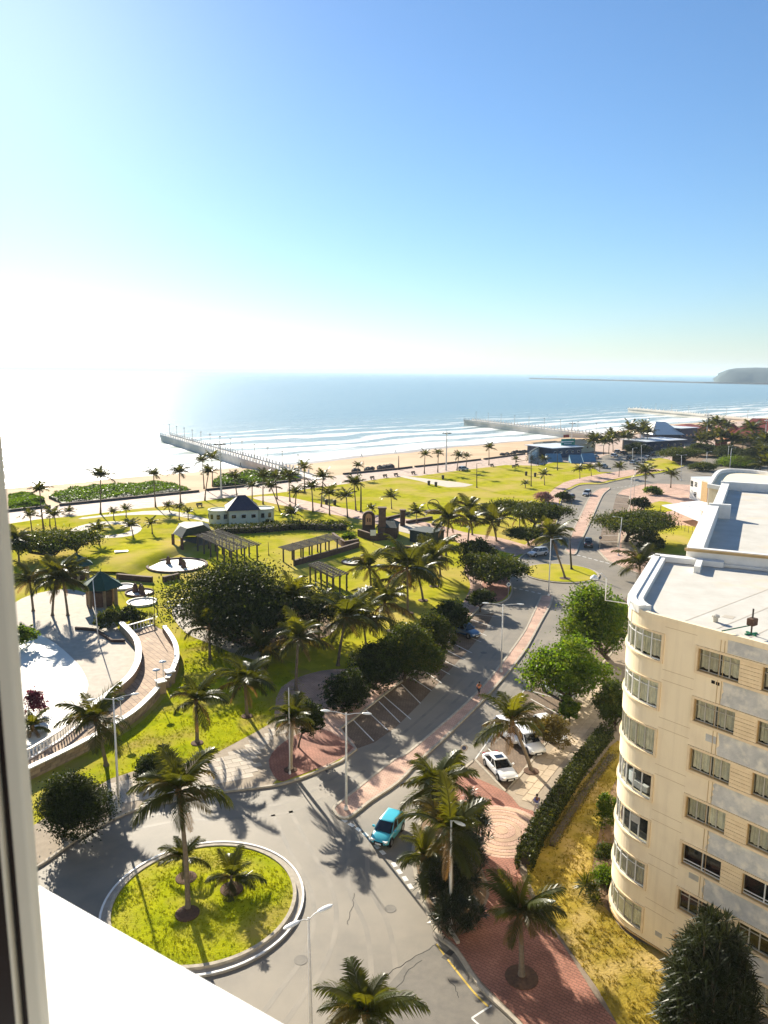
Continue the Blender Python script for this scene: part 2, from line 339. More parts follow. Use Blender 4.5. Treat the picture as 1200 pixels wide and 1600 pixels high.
nzA = n.new('ShaderNodeTexNoise'); nzA.inputs['Scale'].default_value = 1; nzA.inputs['Detail'].default_value = 5; l.new(mps.outputs[0], nzA.inputs[0])
mps2 = n.new('ShaderNodeMapping'); mps2.inputs['Scale'].default_value = (.035, .16, 1); l.new(mp.outputs[0], mps2.inputs[0])
nzB = n.new('ShaderNodeTexNoise'); nzB.inputs['Scale'].default_value = 1; nzB.inputs['Detail'].default_value = 8; nzB.inputs['Roughness'].default_value = .7; l.new(mps2.outputs[0], nzB.inputs[0])
dist = math_('ADD', sp.outputs[1], math_('MULTIPLY', math_('SUBTRACT', nzA.outputs[0], .5), 60))
sn = math_('SINE', math_('MULTIPLY', dist, 2*PI/31))
near = n.new('ShaderNodeMapRange'); near.inputs[1].default_value = 10; near.inputs[2].default_value = 230; near.inputs[3].default_value = 1; near.inputs[4].default_value = 0; l.new(dist, near.inputs[0])
fo = math_('ADD', math_('MULTIPLY', sn, .20), math_('ADD', math_('MULTIPLY', nzB.outputs[0], .95), math_('MULTIPLY', near.outputs[0], .62)))
fr = n.new('ShaderNodeMapRange'); fr.inputs[1].default_value = .83; fr.inputs[2].default_value = 1.16; l.new(fo, fr.inputs[0])
deep = n.new('ShaderNodeMapRange'); deep.inputs[1].default_value = 0; deep.inputs[2].default_value = 260; l.new(dist, deep.inputs[0])
wc = n.new('ShaderNodeMixRGB'); l.new(deep.outputs[0], wc.inputs[0]); wc.inputs[1].default_value = (.27, .32, .29, 1); wc.inputs[2].default_value = (.14, .235, .27, 1)
fc = n.new('ShaderNodeMixRGB'); l.new(fr.outputs[0], fc.inputs[0]); l.new(wc.outputs[0], fc.inputs[1]); fc.inputs[2].default_value = (.78, .79, .78, 1)
l.new(fc.outputs[0], b.inputs['Base Color'])
rr = n.new('ShaderNodeMapRange'); rr.inputs[3].default_value = .25; rr.inputs[4].default_value = .8; l.new(fr.outputs[0], rr.inputs[0]); l.new(rr.outputs[0], b.inputs['Roughness'])
b.inputs['IOR'].default_value = 1.33
mps3 = n.new('ShaderNodeMapping'); mps3.inputs['Scale'].default_value = (.12, .33, 1); l.new(mp.outputs[0], mps3.inputs[0])
nzC = n.new('ShaderNodeTexNoise'); nzC.inputs['Scale'].default_value = 1; nzC.inputs['Detail'].default_value = 7; nzC.inputs['Roughness'].default_value = .6; l.new(mps3.outputs[0], nzC.inputs[0])
hh = math_('ADD', nzC.outputs[0], math_('MULTIPLY', sn, .10))
bp = n.new('ShaderNodeBump'); bp.inputs['Strength'].default_value = .9; bp.inputs['Distance'].default_value = .7; l.new(hh, bp.inputs['Height']); l.new(bp.outputs[0], b.inputs['Normal'])
seap = [P0-SHORE_D*30000+SHORE_N*-90, P0+SHORE_D*30000+SHORE_N*-90, P0+SHORE_D*30000+SHORE_N*45000, P0-SHORE_D*30000+SHORE_N*45000]
struct('sea', MB().sheet(seap, -3.0), 'sea_water')
# ---- road sheet
roadpx = [(-120, 1420), (30, 1330), (120, 1280), (240, 1225), (420, 1200), (520, 1120), (600, 1060), (720, 940), (790, 860), (850, 820), (870, 770), (905, 745), (1000, 735), (1080, 726), (1300, 700), (1400, 740), (1150, 770), (1040, 775), (1005, 790), (985, 870), (1060, 890), (1200, 880), (1260, 930), (1050, 960), (960, 1040), (900, 1130), (820, 1250), (720, 1260), (700, 1380), (860, 1640), (860, 1900), (-400, 2100)]
ROAD = struct('road', MB().sheet(GP(roadpx), 0.0), 'asphalt')
# near patch and cracks
pt = MB().sheet(catmull(GP([(606, 1540), (640, 1500), (683, 1474), (712, 1497), (752, 1552), (800, 1600), (812, 1640), (700, 1700), (600, 1700), (585, 1620)]), 1), .004).build('asphalt_patch', 'asphalt_patch', ROAD)
# ---- park slab and its overlays
parkpx = [(-150, 1450), (20, 1375), (67, 1350), (117, 1314), (170, 1284), (226, 1262), (300, 1247), (350, 1238), (425, 1229), (460, 1220), (492, 1208), (532, 1191), (556, 1172), (530, 1140), (552, 1124), (600, 1086), (662, 1039), (703, 997), (739, 960), (754, 943), (775, 944), (793, 936), (800, 922), (797, 905), (803, 885), (818, 867), (845, 853), (862, 845), (868, 825), (873, 800), (876, 785), (881, 771), (893, 764), (908, 758), (939, 757), (956, 753), (1000, 744), (1040, 738), (1075, 727)]
PK = GP(parkpx)
kerbpark = [PK[0]]+catmull(PK[1:12], 4)+[PK[12], PK[13], PK[14], PK[15], PK[16], PK[17], PK[18], PK[19]]+catmull(PK[19:], 4)[1:]
lawnedge = GP([(1010, 730), (960, 722), (930, 727), (870, 722), (840, 728), (790, 727), (700, 738), (655, 744), (600, 748), (530, 758), (440, 770), (350, 779), (320, 783), (243, 793), (200, 797), (130, 806), (60, 812), (15, 819), (-80, 830), (-500, 880)])
park = kerbpark+lawnedge+[G(-700, 1200)]
PARK = struct('park_lawn', MB().prism(park, -.05, .12), 'lawn')
MB().strip(kerbpark, .22, -.04, .17, side=-.1).build('kerb', 'kerb', PARK)
def overlay(name, px, z, m_, n_=3, parent=None, z0=None, mats=None):
    P = catmull(GP(px), n_, True) if n_ > 1 else GP(px)
    o = MB().prism(P, (z0 if z0 is not None else z-.03), z).build(name, m_, parent)
    if parent is None: tag(o, kind='structure')
    return o
prom = [p+SHORE_N*.1 for p in WALL[:-1]]+[G(1150, 690), G(1000, 735), G(900, 745), G(790, 735), G(655, 750), G(530, 766), G(350, 787), G(200, 806), G(60, 820), G(-80, 842), G(-500, 900)]
struct('promenade', MB().prism(prom, -.05, .10), 'promenade')
overlay('near_lawn', [(150, 1225), (207, 1206), (270, 1198), (330, 1181), (400, 1144), (440, 1120), (480, 1085), (500, 1060), (440, 1030), (380, 1010), (330, 990), (290, 975), (280, 1010), (288, 1040), (262, 1085), (220, 1130), (165, 1165), (100, 1200)], .135, 'lawn_near', 3)
overlay('lawn_path', [(395, 778), (420, 786), (460, 794), (510, 803), (560, 812), (600, 822), (640, 828), (690, 842), (725, 851), (765, 857), (800, 866), (818, 866), (832, 857), (806, 848), (770, 839), (728, 833), (692, 823), (640, 812), (600, 808), (560, 799), (500, 788), (440, 776)], .15, 'brick_pink', 3)
overlay('side_path', [(640, 835), (600, 822), (620, 816), (668, 826)], .156, 'slab_pale', 2)
overlay('loop_path_outer', [(108, 836), (120, 824), (160, 816), (205, 817), (222, 826), (205, 838), (160, 842), (128, 842)], .15, 'slab_pale', 3)
overlay('loop_path_lawn', [(132, 832), (150, 823), (180, 820), (202, 824), (200, 832), (175, 837), (145, 837)], .162, 'lawn', 3)
overlay('garden_path', [(262, 798), (326, 812), (330, 818), (270, 806), (190, 806), (130, 812), (130, 809), (190, 803)], .15, 'slab_pale', 2)
overlay('sand_walk', [(620, 744), (680, 750), (740, 758), (700, 762), (655, 752)], .15, 'slab_pale', 2)
overlay('shade_walk', [(440, 1075), (500, 1050), (560, 1045), (620, 1030), (690, 985), (722, 945), (735, 915), (725, 890), (738, 880), (752, 900), (754, 935), (742, 956), (705, 995), (664, 1037), (602, 1084), (552, 1122), (534, 1140), (556, 1168), (530, 1188), (490, 1204), (455, 1180), (430, 1135)], .145, 'brick_pink', 3)
overlay('red_nose', [(435, 1222), (420, 1190), (446, 1160), (500, 1140), (545, 1165), (550, 1172), (530, 1187), (492, 1204), (460, 1216)], .158, 'brick_shade_red', 3)
overlay('nose_bricks', [(760, 940), (752, 925), (757, 905), (772, 896), (792, 903), (797, 920), (790, 934), (776, 942)], .158, 'brick_shade_red', 3)
overlay('far_walk', [(800, 872), (818, 864), (845, 850), (860, 843), (866, 822), (872, 798), (874, 782), (880, 768), (893, 761), (908, 755), (939, 754), (956, 750), (1000, 741), (1040, 735), (1000, 733), (940, 741), (905, 748), (880, 755), (860, 770), (850, 790), (845, 820), (835, 840), (815, 856)], .158, 'brick_pink', 2)
overlay('dirt_under_fig', [(290, 975), (340, 1000), (400, 1015), (470, 1005), (520, 990), (500, 960), (430, 940), (340, 940), (285, 950)], .16, 'earth', 3)
overlay('fig_path', [(268, 960), (290, 990), (330, 1008), (380, 1028), (420, 1035), (410, 1022), (350, 1000), (310, 978), (296, 950), (280, 945)], .17, 'slab_pale', 3)
# ---- sidewalk of separate slabs along the near kerb
def inside(p, poly):
    c = False; j = len(poly)-1
    for i in range(len(poly)):
        a, b_ = poly[i], poly[j]
        if (a[1] > p[1]) != (b_[1] > p[1]) and p[0] < (b_[0]-a[0])*(p[1]-a[1])/(b_[1]-a[1])+a[0]: c = not c
        j = i
    return c
def slabs(parent, poly, sx, sy, ang, z, m_, name, limit=300, gap=.05, jit=.006, seed=1):
    rnd = random.Random(seed); ca, sa = math.cos(ang), math.sin(ang)
    me = [MB().box((0, 0, 0), (sx-gap, sy-gap, .05)).mesh(name, m_) for _ in range(1)][0]
    loc = [(p[0]*ca+p[1]*sa, -p[0]*sa+p[1]*ca) for p in poly]
    x0, x1 = min(p[0] for p in loc), max(p[0] for p in loc); y0, y1 = min(p[1] for p in loc), max(p[1] for p in loc)
    cells = []
    r = 0; y = y0
    while y < y1:
        x = x0-(sx/2 if r % 2 else 0)
        while x < x1+sx:
            cs = [(x+a*sx/2, y+b_*sy/2) for a in (-1, 1) for b_ in (-1, 1)]
            if all(inside(c, loc) for c in cs): cells.append((x, y))
            x += sx
        y += sy; r += 1
    cells = [(x*ca-y_*sa, x*sa+y_*ca) for x, y_ in cells]
    cells.sort(key=lambda c: c[0]**2+c[1]**2)
    for x, y_ in cells[:limit]:
        o = obj(name, me, parent, (x, y_, z-.022+rnd.uniform(-jit, jit)), (rnd.uniform(-.008, .008), rnd.uniform(-.008, .008), ang))
    return len(cells)
swpx = [(-60, 1395), (67, 1349), (117, 1313), (170, 1283), (226, 1261), (300, 1246), (350, 1237), (425, 1228), (438, 1215), (424, 1188), (448, 1158), (470, 1145), (440, 1122), (400, 1146), (330, 1183), (270, 1200), (207, 1208), (173, 1219), (100, 1262), (40, 1300), (-60, 1345)]
SW = struct('sidewalk', MB().prism(GP(swpx), .05, .148), 'slab_bed')
swl = GP([(120, 1302), (172, 1274), (228, 1252), (300, 1238), (350, 1229), (410, 1222), (412, 1190), (436, 1160), (455, 1146), (438, 1128), (400, 1150), (330, 1187), (270, 1204), (207, 1212), (176, 1222), (120, 1258)])
slabs(SW, swl, 1.2, .78, .42, .165, 'slab_pale', 'paving_slab', 300)
# ---- median island
medL = GP([(521, 1267), (524, 1261), (537, 1251), (592, 1207), (620, 1186), (637, 1178), (703, 1123), (743, 1086), (776, 1048), (802, 1013), (820, 987), (830, 967), (846, 932)])
medR = GP([(862, 930), (861, 943), (845, 972), (830, 1000), (820, 1017), (798, 1046), (761, 1088), (719, 1130), (690, 1158), (655, 1190), (620, 1225), (580, 1252), (552, 1274), (538, 1280), (526, 1275)])
med = catmull(medL, 3)+catmull(medR, 3)
MED = struct('median_island', MB().prism(med, -.04, .13), 'brick_pink')
MB().strip(med, .25, -.03, .165, closed=True, side=.0).build('kerb', 'kerb', MED)
med2 = catmull(GP([(883, 861), (890, 843), (897, 825), (906, 807), (919, 781), (927, 770), (938, 764), (952, 762)]), 3)+catmull(GP([(953, 764), (943, 772), (936, 785), (927, 805), (916, 829), (906, 849), (899, 866), (890, 866)]), 3)
M2 = struct('far_median', MB().prism(med2, -.04, .13), 'brick_pink')
MB().strip(med2, .3, -.03, .165, closed=True).build('kerb', 'kerb', M2)
# ---- roundabouts
def disc(c, r, n_=64): return [Vector((c.x+r*math.cos(2*PI*k/n_), c.y+r*math.sin(2*PI*k/n_), 0)) for k in range(n_)]
RC1 = Vector((-12.2, 47.6, 0))
RB = struct('roundabout_island', MB().prism(disc(RC1, 6.9), -.04, .10), 'concrete')
MB().strip(disc(RC1, 6.78), .14, -.03, .16, closed=True).build('outer_kerb', 'white_paint', RB)
MB().strip(disc(RC1, 6.2), .25, .0, .30, closed=True).build('inner_kerb', 'kerb', RB)
mb = MB(); nr = 48; rr_ = [0.01, 1, 2, 3, 4, 5, 5.6, 6.08]; vs = []
for r_ in rr_: vs += [(RC1.x+r_*math.cos(2*PI*k/nr), RC1.y+r_*math.sin(2*PI*k/nr), .22+.35*(1-(r_/6.08)**2)) for k in range(nr)]
mb.add(vs, [(i*nr+k, (i+1)*nr+k, (i+1)*nr+(k+1) % nr, i*nr+(k+1) % nr) for i in range(len(rr_)-1) for k in range(nr)]).build('roundabout_lawn', 'lawn_near', RB, True)
RC2 = Vector((32.3, 137.2, 0))
RB2 = struct('far_roundabout_island', MB().prism(disc(RC2, 6.9), -.04, .12), 'concrete')
MB().strip(disc(RC2, 6.8), .3, -.03, .17, closed=True).build('kerb', 'kerb', RB2)
MB().prism(disc(RC2, 6.45), .05, .2).build('island_lawn', 'lawn', RB2)
# ---- right-hand pavement, bays
rpx = [(880, 1700), (840, 1640), (806, 1598), (750, 1544), (712, 1487), (682, 1461), (660, 1405), (649, 1367), (645, 1330), (652, 1300), (668, 1262), (700, 1230), (722, 1205), (742, 1188)]
rback = [(790, 1238), (812, 1213), (850, 1165), (880, 1120), (905, 1085), (935, 1045), (985, 985), (1000, 940), (1015, 925), (1060, 918), (1200, 905)]
RP = catmull(GP(rpx), 3)+GP(rback)+[Vector((70, 80, 0)), Vector((70, 5, 0)), Vector((12, 5, 0))]
RPAV = struct('east_pavement', MB().prism(RP, -.05, .12), 'slab_joint')
MB().strip(catmull(GP(rpx), 3)+GP(rback), .24, -.04, .165, side=-.1).build('kerb', 'kerb', RPAV)
overlay('parking_bays', [(743, 1187), (763, 1170), (790, 1147), (820, 1076), (850, 1040), (880, 1003), (930, 962), (985, 930), (1000, 938), (985, 983), (935, 1043), (905, 1083), (880, 1118), (850, 1163), (812, 1211), (790, 1236)], .006, 'brick_brown', 1, None, -.02)
overlay('park_bays', [(557, 1170), (532, 1141), (552, 1126), (600, 1088), (662, 1041), (703, 999), (740, 962), (772, 958), (758, 985), (735, 1012), (700, 1050), (655, 1100), (620, 1135), (585, 1160)], .006, 'brick_brown', 1, None, -.02)
overlay('far_bays', [(934, 858), (943, 815), (957, 797), (963, 774), (983, 776), (983, 791), (968, 820), (964, 855)], .006, 'brick_brown', 1, None, -.02)
# tan slab walk behind the bays
tanpx = [(793, 1240), (813, 1217), (852, 1168), (882, 1123), (907, 1088), (938, 1048), (972, 1050), (965, 1120), (930, 1160), (880, 1220), (840, 1272), (812, 1262)]
TAN = struct('slab_walk', MB().prism(GP(tanpx), .06, .128), 'slab_bed')
slabs(TAN, GP([(797, 1240), (815, 1219), (854, 1170), (884, 1126), (909, 1092), (940, 1052), (968, 1054), (960, 1118), (926, 1156), (876, 1216), (838, 1266), (812, 1256)]), 1.25, .85, 1.02, .15, 'slab_tan', 'paving_slab', 300)
overlay('brick_forecourt', [(712, 1225), (727, 1212), (790, 1240), (812, 1263), (838, 1274), (820, 1310), (808, 1350), (838, 1420), (880, 1480), (930, 1560), (980, 1640), (900, 1700), (850, 1640), (806, 1590), (752, 1536), (716, 1484), (690, 1455), (735, 1440), (765, 1400), (745, 1340), (720, 1290), (705, 1250)], .150, 'brick_shade_red', 3)
brickmat('ring_tan', (.52, .36, .24), (.45, .30, .20), (.34, .22, .15), .2, .1, .3, .012)
FC = struct('circle_paving', MB().prism(disc(G(783, 1300), 3.6), .10, .158), 'brick_pink')
c0 = G(783, 1300)
for k, (r0, r1) in enumerate([(0.0, .55), (.62, 1.1), (1.17, 1.6), (1.67, 2.1), (2.17, 2.55), (2.62, 2.9), (2.97, 3.3)]):
    mb = MB(); nn = 40; ra, rb = max(r0, .01), r1
    vs = [(c0.x+q*math.cos(2*PI*j/nn), c0.y+q*math.sin(2*PI*j/nn), z_) for q, z_ in ((ra, .15), (ra, .172), (rb, .172), (rb, .15)) for j in range(nn)]
    fs = [(i*nn+j, i*nn+(j+1) % nn, (i+1)*nn+(j+1) % nn, (i+1)*nn+j) for i in range(3) for j in range(nn)]
    mb.add(vs, fs).build('paving_ring', 'ring_tan' if k % 2 == 0 else 'brick_pink', FC)
overlay('planter_soil', [(650, 1335), (654, 1370), (666, 1405), (690, 1455), (712, 1470), (735, 1440), (760, 1400), (742, 1340), (715, 1290), (700, 1250), (690, 1245), (668, 1275), (655, 1305)], .19, 'earth', 3)
MB().strip(catmull(GP([(655, 1322), (660, 1366), (672, 1402), (700, 1452), (716, 1478)]), 4), .22, .1, .34).build('planter_edge', 'kerb', RPAV)
overlay('dry_lawn', [(965, 1160), (930, 1200), (885, 1250), (845, 1310), (822, 1350), (840, 1410), (885, 1480), (935, 1550), (990, 1640), (1100, 1720), (1120, 1640), (1060, 1510), (990, 1470), (960, 1440), (945, 1395), (955, 1330), (965, 1270), (985, 1200)], .175, 'lawn_dry', 3)
overlay('bed_soil', [(930, 1395), (925, 1360), (935, 1310), (945, 1270), (958, 1230), (985, 1200), (985, 1300), (965, 1400), (965, 1440), (945, 1420)], .185, 'earth', 3)
# far right pavement, its lawns
fr_ = GP([(933, 859), (950, 877), (977, 889), (1003, 899), (1060, 905), (1200, 895), (1400, 880), (1400, 745), (1200, 752), (1080, 758), (1026, 756), (1000, 758), (972, 766), (964, 773), (984, 776), (984, 792), (969, 821), (965, 856)])
FRP = struct('north_pavement', MB().prism(fr_, -.05, .12), 'brick_pink')
MB().strip(fr_[:5], .3, -.04, .17, side=-.1).build('kerb', 'kerb', FRP); MB().strip(fr_[10:], .3, -.04, .17, side=-.1).build('kerb', 'kerb', FRP)
overlay('court_lawn', [(1018, 862), (1015, 842), (1020, 828), (1050, 822), (1090, 824), (1110, 840), (1110, 868), (1060, 868)], .15, 'lawn', 2)
overlay('terrace_lawn', [(1008, 800), (1012, 790), (1030, 784), (1050, 787), (1058, 796), (1035, 801)], .15, 'lawn', 2)
overlay('tan_court', [(972, 858), (975, 838), (985, 822), (1000, 808), (1018, 815), (1014, 842), (1005, 862)], .145, 'slab_tan', 2)
overlay('verge_lawn', [(1003, 738), (1008, 722), (1030, 716), (1055, 722), (1060, 732), (1030, 737)], .14, 'lawn', 2)
overlay('east_verge', [(1150, 722), (1150, 705), (1180, 700), (1210, 706), (1210, 725)], .14, 'lawn', 2)
overlay('car_park', [(935, 738), (930, 722), (945, 712), (985, 704), (1040, 700), (1050, 712), (1010, 722), (1000, 734)], .135, 'asphalt', 2)
overlay('far_road', [(1080, 738), (1100, 718), (1150, 712), (1200, 735), (1210, 760), (1120, 745)], .12, 'asphalt', 2)
# ---- markings
def mark(pts, m_='paint_white', z=.0085, name='road_marking'): return MB().sheet(GP(pts), z).build(name, m_, ROAD)
def line(a, b_, wd=.12, m_='paint_white', z=.0085, name='bay_line'):
    A = G(*a); B = G(*b_); d = (B-A).normalized(); q = Vector((-d.y, d.x, 0))*wd/2
    return MB().sheet([A-q, B-q, B+q, A+q], z).build(name, m_, ROAD)
dash = [(538, 1282), (549, 1289), (560, 1296), (571, 1304), (580, 1312), (589, 1323), (598, 1332), (616, 1351), (624, 1362), (633, 1373), (641, 1385)]
for i, (x, y) in enumerate(dash):
    A = G(x, y); B = G(*dash[min(i+1, len(dash)-1)]) if i < len(dash)-1 else A+(A-G(*dash[i-1]))
    d = (B-A).normalized(); q = Vector((-d.y, d.x, 0))
    MB().sheet([A-d*.28-q*.17, A+d*.28-q*.17, A+d*.28+q*.17, A-d*.28+q*.17], .0085).build('give_way_dash', 'paint_white', ROAD)
for a, b_ in [((552, 1125), (584, 1158)), ((573, 1110), (606, 1141)), ((592, 1096), (625, 1129)), ((600, 1088), (642, 1124)), ((627, 1069), (657, 1099)), ((642, 1058), (674, 1079)), ((659, 1046), (690, 1067)), ((668, 1034), (703, 1054)), ((678, 1025), (718, 1044)), ((692, 1013), (727, 1031)), ((701, 1002), (737, 1020)), ((715, 988), (752, 1003)), ((724, 979), (760, 993)), ((736, 968), (772, 980)), ((742, 960), (781, 964)),
             ((742, 1187), (790, 1236)), ((763, 1170), (812, 1213)), ((790, 1147), (838, 1180)), ((806, 1108), (858, 1152)), ((829, 1092), (880, 1120)), ((820, 1077), (896, 1098)), ((742, 1187), (820, 1077))]: line(a, b_)
for k in range(9):
    t = k/8; a = (935+(963-935)*t, 857+(776-857)*t); b_ = (964+(983-964)*t, 856+(778-856)*t); line(a, b_, .14, 'paint_white', .0085)
for k in range(7):
    a = (783+k*9.5, 914+k*2.1); line(a, (a[0]+5, a[1]+1.1), .3, name='give_way_dash')
for k in range(6):
    a = (901+k*9, 867+k*2.4); line(a, (a[0]+6, a[1]+1.6), .3, name='give_way_dash')
for k in range(8): line((952+k*6, 764-k*.9), (955+k*6, 763.5-k*.9), .25, name='give_way_dash')
for x, y, r_ in ((520, 1350, .36), (470, 1500, .36), (660, 1230, .33), (756, 1020, .36), (610, 1420, .33)):
    c = G(x, y); mb = MB(); mb.lathe([(r_+.08, .002), (r_+.08, .012), (r_, .014), (r_*.9, .010), (.03, .011)], 20, tuple(c)); mb.build('manhole_cover', 'asphalt_patch', ROAD)
for x, y, a in ((516, 1204, .45), (300, 1250, .1), (655, 1398, 1.2), (700, 1492, .9)):
    c = G(x, y); mb = MB(); mb.box((c.x, c.y, .006), (.9, .4, .012), a); mb.build('drain_grate', 'pole_dark', ROAD)
for px in ([(440, 1270), (470, 1330), (505, 1400), (500, 1480), (450, 1560), (420, 1600)], [(560, 1300), (560, 1380), (590, 1450), (600, 1540), (590, 1600)], [(640, 1210), (700, 1160), (760, 1110), (810, 1060), (850, 1000)], [(590, 1190), (650, 1140), (710, 1085), (750, 1040), (790, 985)], [(200, 1290), (280, 1275), (380, 1270), (470, 1255), (560, 1200)]):
    for off in (-.75, .75):
        P = catmull(GP(px), 6); mb = MB(); mb.strip(P, .34, .002, .0035, side=off/.34); mb.build('tyre_track', 'asphalt_worn', ROAD)
yl = catmull(GP([(682, 1475), (700, 1500), (740, 1550), (764, 1574)]), 5); MB().strip(yl, .12, .003, .0085).build('yellow_line', 'paint_yellow', ROAD)
line((737, 1591), (768, 1571), .12); line((737, 1591), (760, 1612), .12)
mat('crack', (.03, .028, .025), (.02, .019, .017), 4, .9)
random.seed(5)
for px in ([(553, 1396), (551, 1415), (546, 1430), (543, 1445)], [(683, 1475), (665, 1486), (640, 1500), (615, 1516), (600, 1530)], [(660, 1500), (636, 1520), (628, 1536), (610, 1548)], [(600, 1548), (604, 1570), (598, 1600)], [(700, 1530), (712, 1545), (716, 1560)]):
    P = catmull(GP(px), 5); P = [p+Vector((random.uniform(-.06, .06), random.uniform(-.06, .06), 0)) for p in P]
    MB().strip(P, .035, .0045, .0088).build('crack', 'crack', ROAD)
# ================================================================== CAMERA-SIDE WINDOW
m = MT['glass']; nt = m.node_tree; nt.nodes.clear(); o_ = nt.nodes.new('ShaderNodeOutputMaterial'); t_ = nt.nodes.new('ShaderNodeBsdfTransparent'); g_ = nt.nodes.new('ShaderNodeBsdfGlossy'); x_ = nt.nodes.new('ShaderNodeMixShader'); lw_ = nt.nodes.new('ShaderNodeLayerWeight'); pw_ = nt.nodes.new('ShaderNodeMath'); pw_.operation = 'POWER'; pw_.inputs[1].default_value = 4; nt.links.new(lw_.outputs['Facing'], pw_.inputs[0]); f_ = nt.nodes.new('ShaderNodeMath'); f_.operation = 'MULTIPLY_ADD'; f_.inputs[1].default_value = .6; f_.inputs[2].default_value = .04; nt.links.new(pw_.outputs[0], f_.inputs[0])
t_.inputs[0].default_value = (.92, .94, .93, 1); g_.inputs['Roughness'].default_value = .03
nt.links.new(f_.outputs[0], x_.inputs[0]); nt.links.new(t_.outputs[0], x_.inputs[1]); nt.links.new(g_.outputs[0], x_.inputs[2]); nt.links.new(x_.outputs[0], o_.inputs[0])
fd = Vector((-math.sin(R(58)), math.cos(R(58)), 0)); fn = Vector((fd.y, -fd.x, 0))      # along the facade, outward
e0 = G(65, 1380, CAMH-.62); e1 = G(455, 1600, CAMH-.62); fd = (e0-e1).normalized(); fn = Vector((fd.y, -fd.x, 0))
if fn.y < 0: fn = -fn
HB = thing('own_building', 'white window ledge and wall of the building in the near left corner', 'building', (e0.x, e0.y, 0))
A = e0+fd*6; B = e0-fd*6
MB().prism([A, B, B-fn*.42, A-fn*.42], CAMH-.74, CAMH-.62, bottom=True).build('window_ledge', 'sill_white', HB, bevel=.008)
A3 = e0+fd*26-fn*.12; B3 = e0-fd*45-fn*.12        # the sunlit front of the camera's own tall block, below and above its window; unseen, widened to bounce light onto the apartments
MB().prism([A3, B3, B3-fn*.30, A3-fn*.30], 0, CAMH-.745).build('wall', 'wall_white', HB)
MB().prism([A3, B3, B3-fn*.30, A3-fn*.30], CAMH+2.2, CAMH+14, bottom=True).build('upper_wall', 'wall_white', HB)
# the window frame post at the left: a cream stile with a dark gasket and inner stile
pz0, pz1 = CAMH-.60, CAMH+1.2
d0 = .47
def pcol(x): return atY(x, 1000, d0)
for nm, xa, xb, m_, dy in (('frame_stile', 6, 31.5, 'frame_cream', 0), ('frame_gasket', -8, 5.5, 'frame_dark', .004), ('inner_stile', -15, -8.5, 'frame_cream', .0), ('shutter_edge', -60, -15.5, 'frame_dark', .006)):
    a = pcol(xa); b_ = pcol(xb)
    MB().prism([(a.x, d0+dy-.012, 0), (b_.x, d0+dy-.012, 0), (b_.x, d0+dy, 0), (a.x, d0+dy, 0)], pz0-.3 if nm != 'x' else pz0, pz1, bottom=True).build(nm, m_, HB, bevel=.002)
# ================================================================== APARTMENT BLOCK
C0 = Vector((14.61, 46.44)); SD = Vector((.643, -.766)); LD = Vector((.4387, .8986)); RF = 3.5
TL = RF/math.tan(R(57)); ARC = RF*R(66); CS = .45; C1 = C0+SD*CS; TLS = TL+CS; KC = C1+(SD+LD).normalized()*RF/math.sin(R(57)); A0 = math.atan2(-.643, -.766)
NR = Vector((-.766, -.643)); NL = Vector((-.8986, .4387))
def path(u, off=0.0):
    if u >= TLS: return C0+SD*u+NR*off
    if u >= TLS-ARC:
        a = A0-(TLS-u)/RF; return KC+Vector((math.cos(a), math.sin(a)))*(RF+off)
    return C1+LD*(TL+(TLS-ARC-u))+NL*off
def usub(u0, u1, step=.3):
    us = {u0, u1}
    for k in range(40):
        q = TLS-ARC+k*ARC/14
        if u0 < q < u1 and k <= 14: us.add(q)
    return sorted(us)
def sweep(mb, u0, u1, o0, o1, z0, z1, mi=0):
    """a box swept along the facade between two offsets"""
    us = usub(u0, u1); vs = []
    for u in us:
        a = path(u, o0); b_ = path(u, o1); vs += [(a.x, a.y, z0), (b_.x, b_.y, z0), (b_.x, b_.y, z1), (a.x, a.y, z1)]
    n_ = len(us); fs = []
    for i in range(n_-1):
        a = i*4; c = a+4; fs += [(a+1, a+2, c+2, c+1), (a+2, a+3, c+3, c+2), (a+3, a, c, c+3), (a, a+1, c+1, c)]
    fs += [(0, 3, 2, 1), ((n_-1)*4, (n_-1)*4+1, (n_-1)*4+2, (n_-1)*4+3)]
    return mb.add(vs, fs, mi)
APT = thing('apartment_block', 'cream apartment block with a rounded corner and stacked windows at the right edge', 'apartment block', (C0.x, C0.y, 0))
ZB, ZR = .45, 21.6
openings = []; wins = []
for k in range(7):
    z0 = 19.08-3.03*k; openings.append((-2.6, 3.15, z0, z0+1.62)); wins.append(('corner', k, -2.6, 3.15, z0, z0+1.62))
for k in range(7):
    z0 = 19.2-3.07*k
    for (a, b_, c) in ((5.45, 7.85, 0), (9.1, 11.5, 1), (13.4, 15.8, 2), (17.0, 19.4, 3)):
        openings.append((a, b_, z0, z0+1.36)); wins.append(('flat', k, a, b_, z0, z0+1.36))
U0, U1 = -13.6, 22
us = {U0, U1, *[o for p in openings for o in p[:2]]}
for u in usub(U0, U1): us.add(u)
us = sorted(us); zs = sorted({ZB, 21.85, *[o for p in openings for o in p[2:]]})
mb = MB()
for i in range(len(us)-1):
    for j in range(len(zs)-1):
        uc = (us[i]+us[i+1])/2; zc = (zs[j]+zs[j+1])/2
        if any(o[0] < uc < o[1] and o[2] < zc < o[3] for o in openings): continue
        a = path(us[i]); b_ = path(us[i+1])
        mb.add([(a.x, a.y, zs[j]), (b_.x, b_.y, zs[j]), (b_.x, b_.y, zs[j+1]), (a.x, a.y, zs[j+1])], [(0, 1, 2, 3)])
DEP = .34
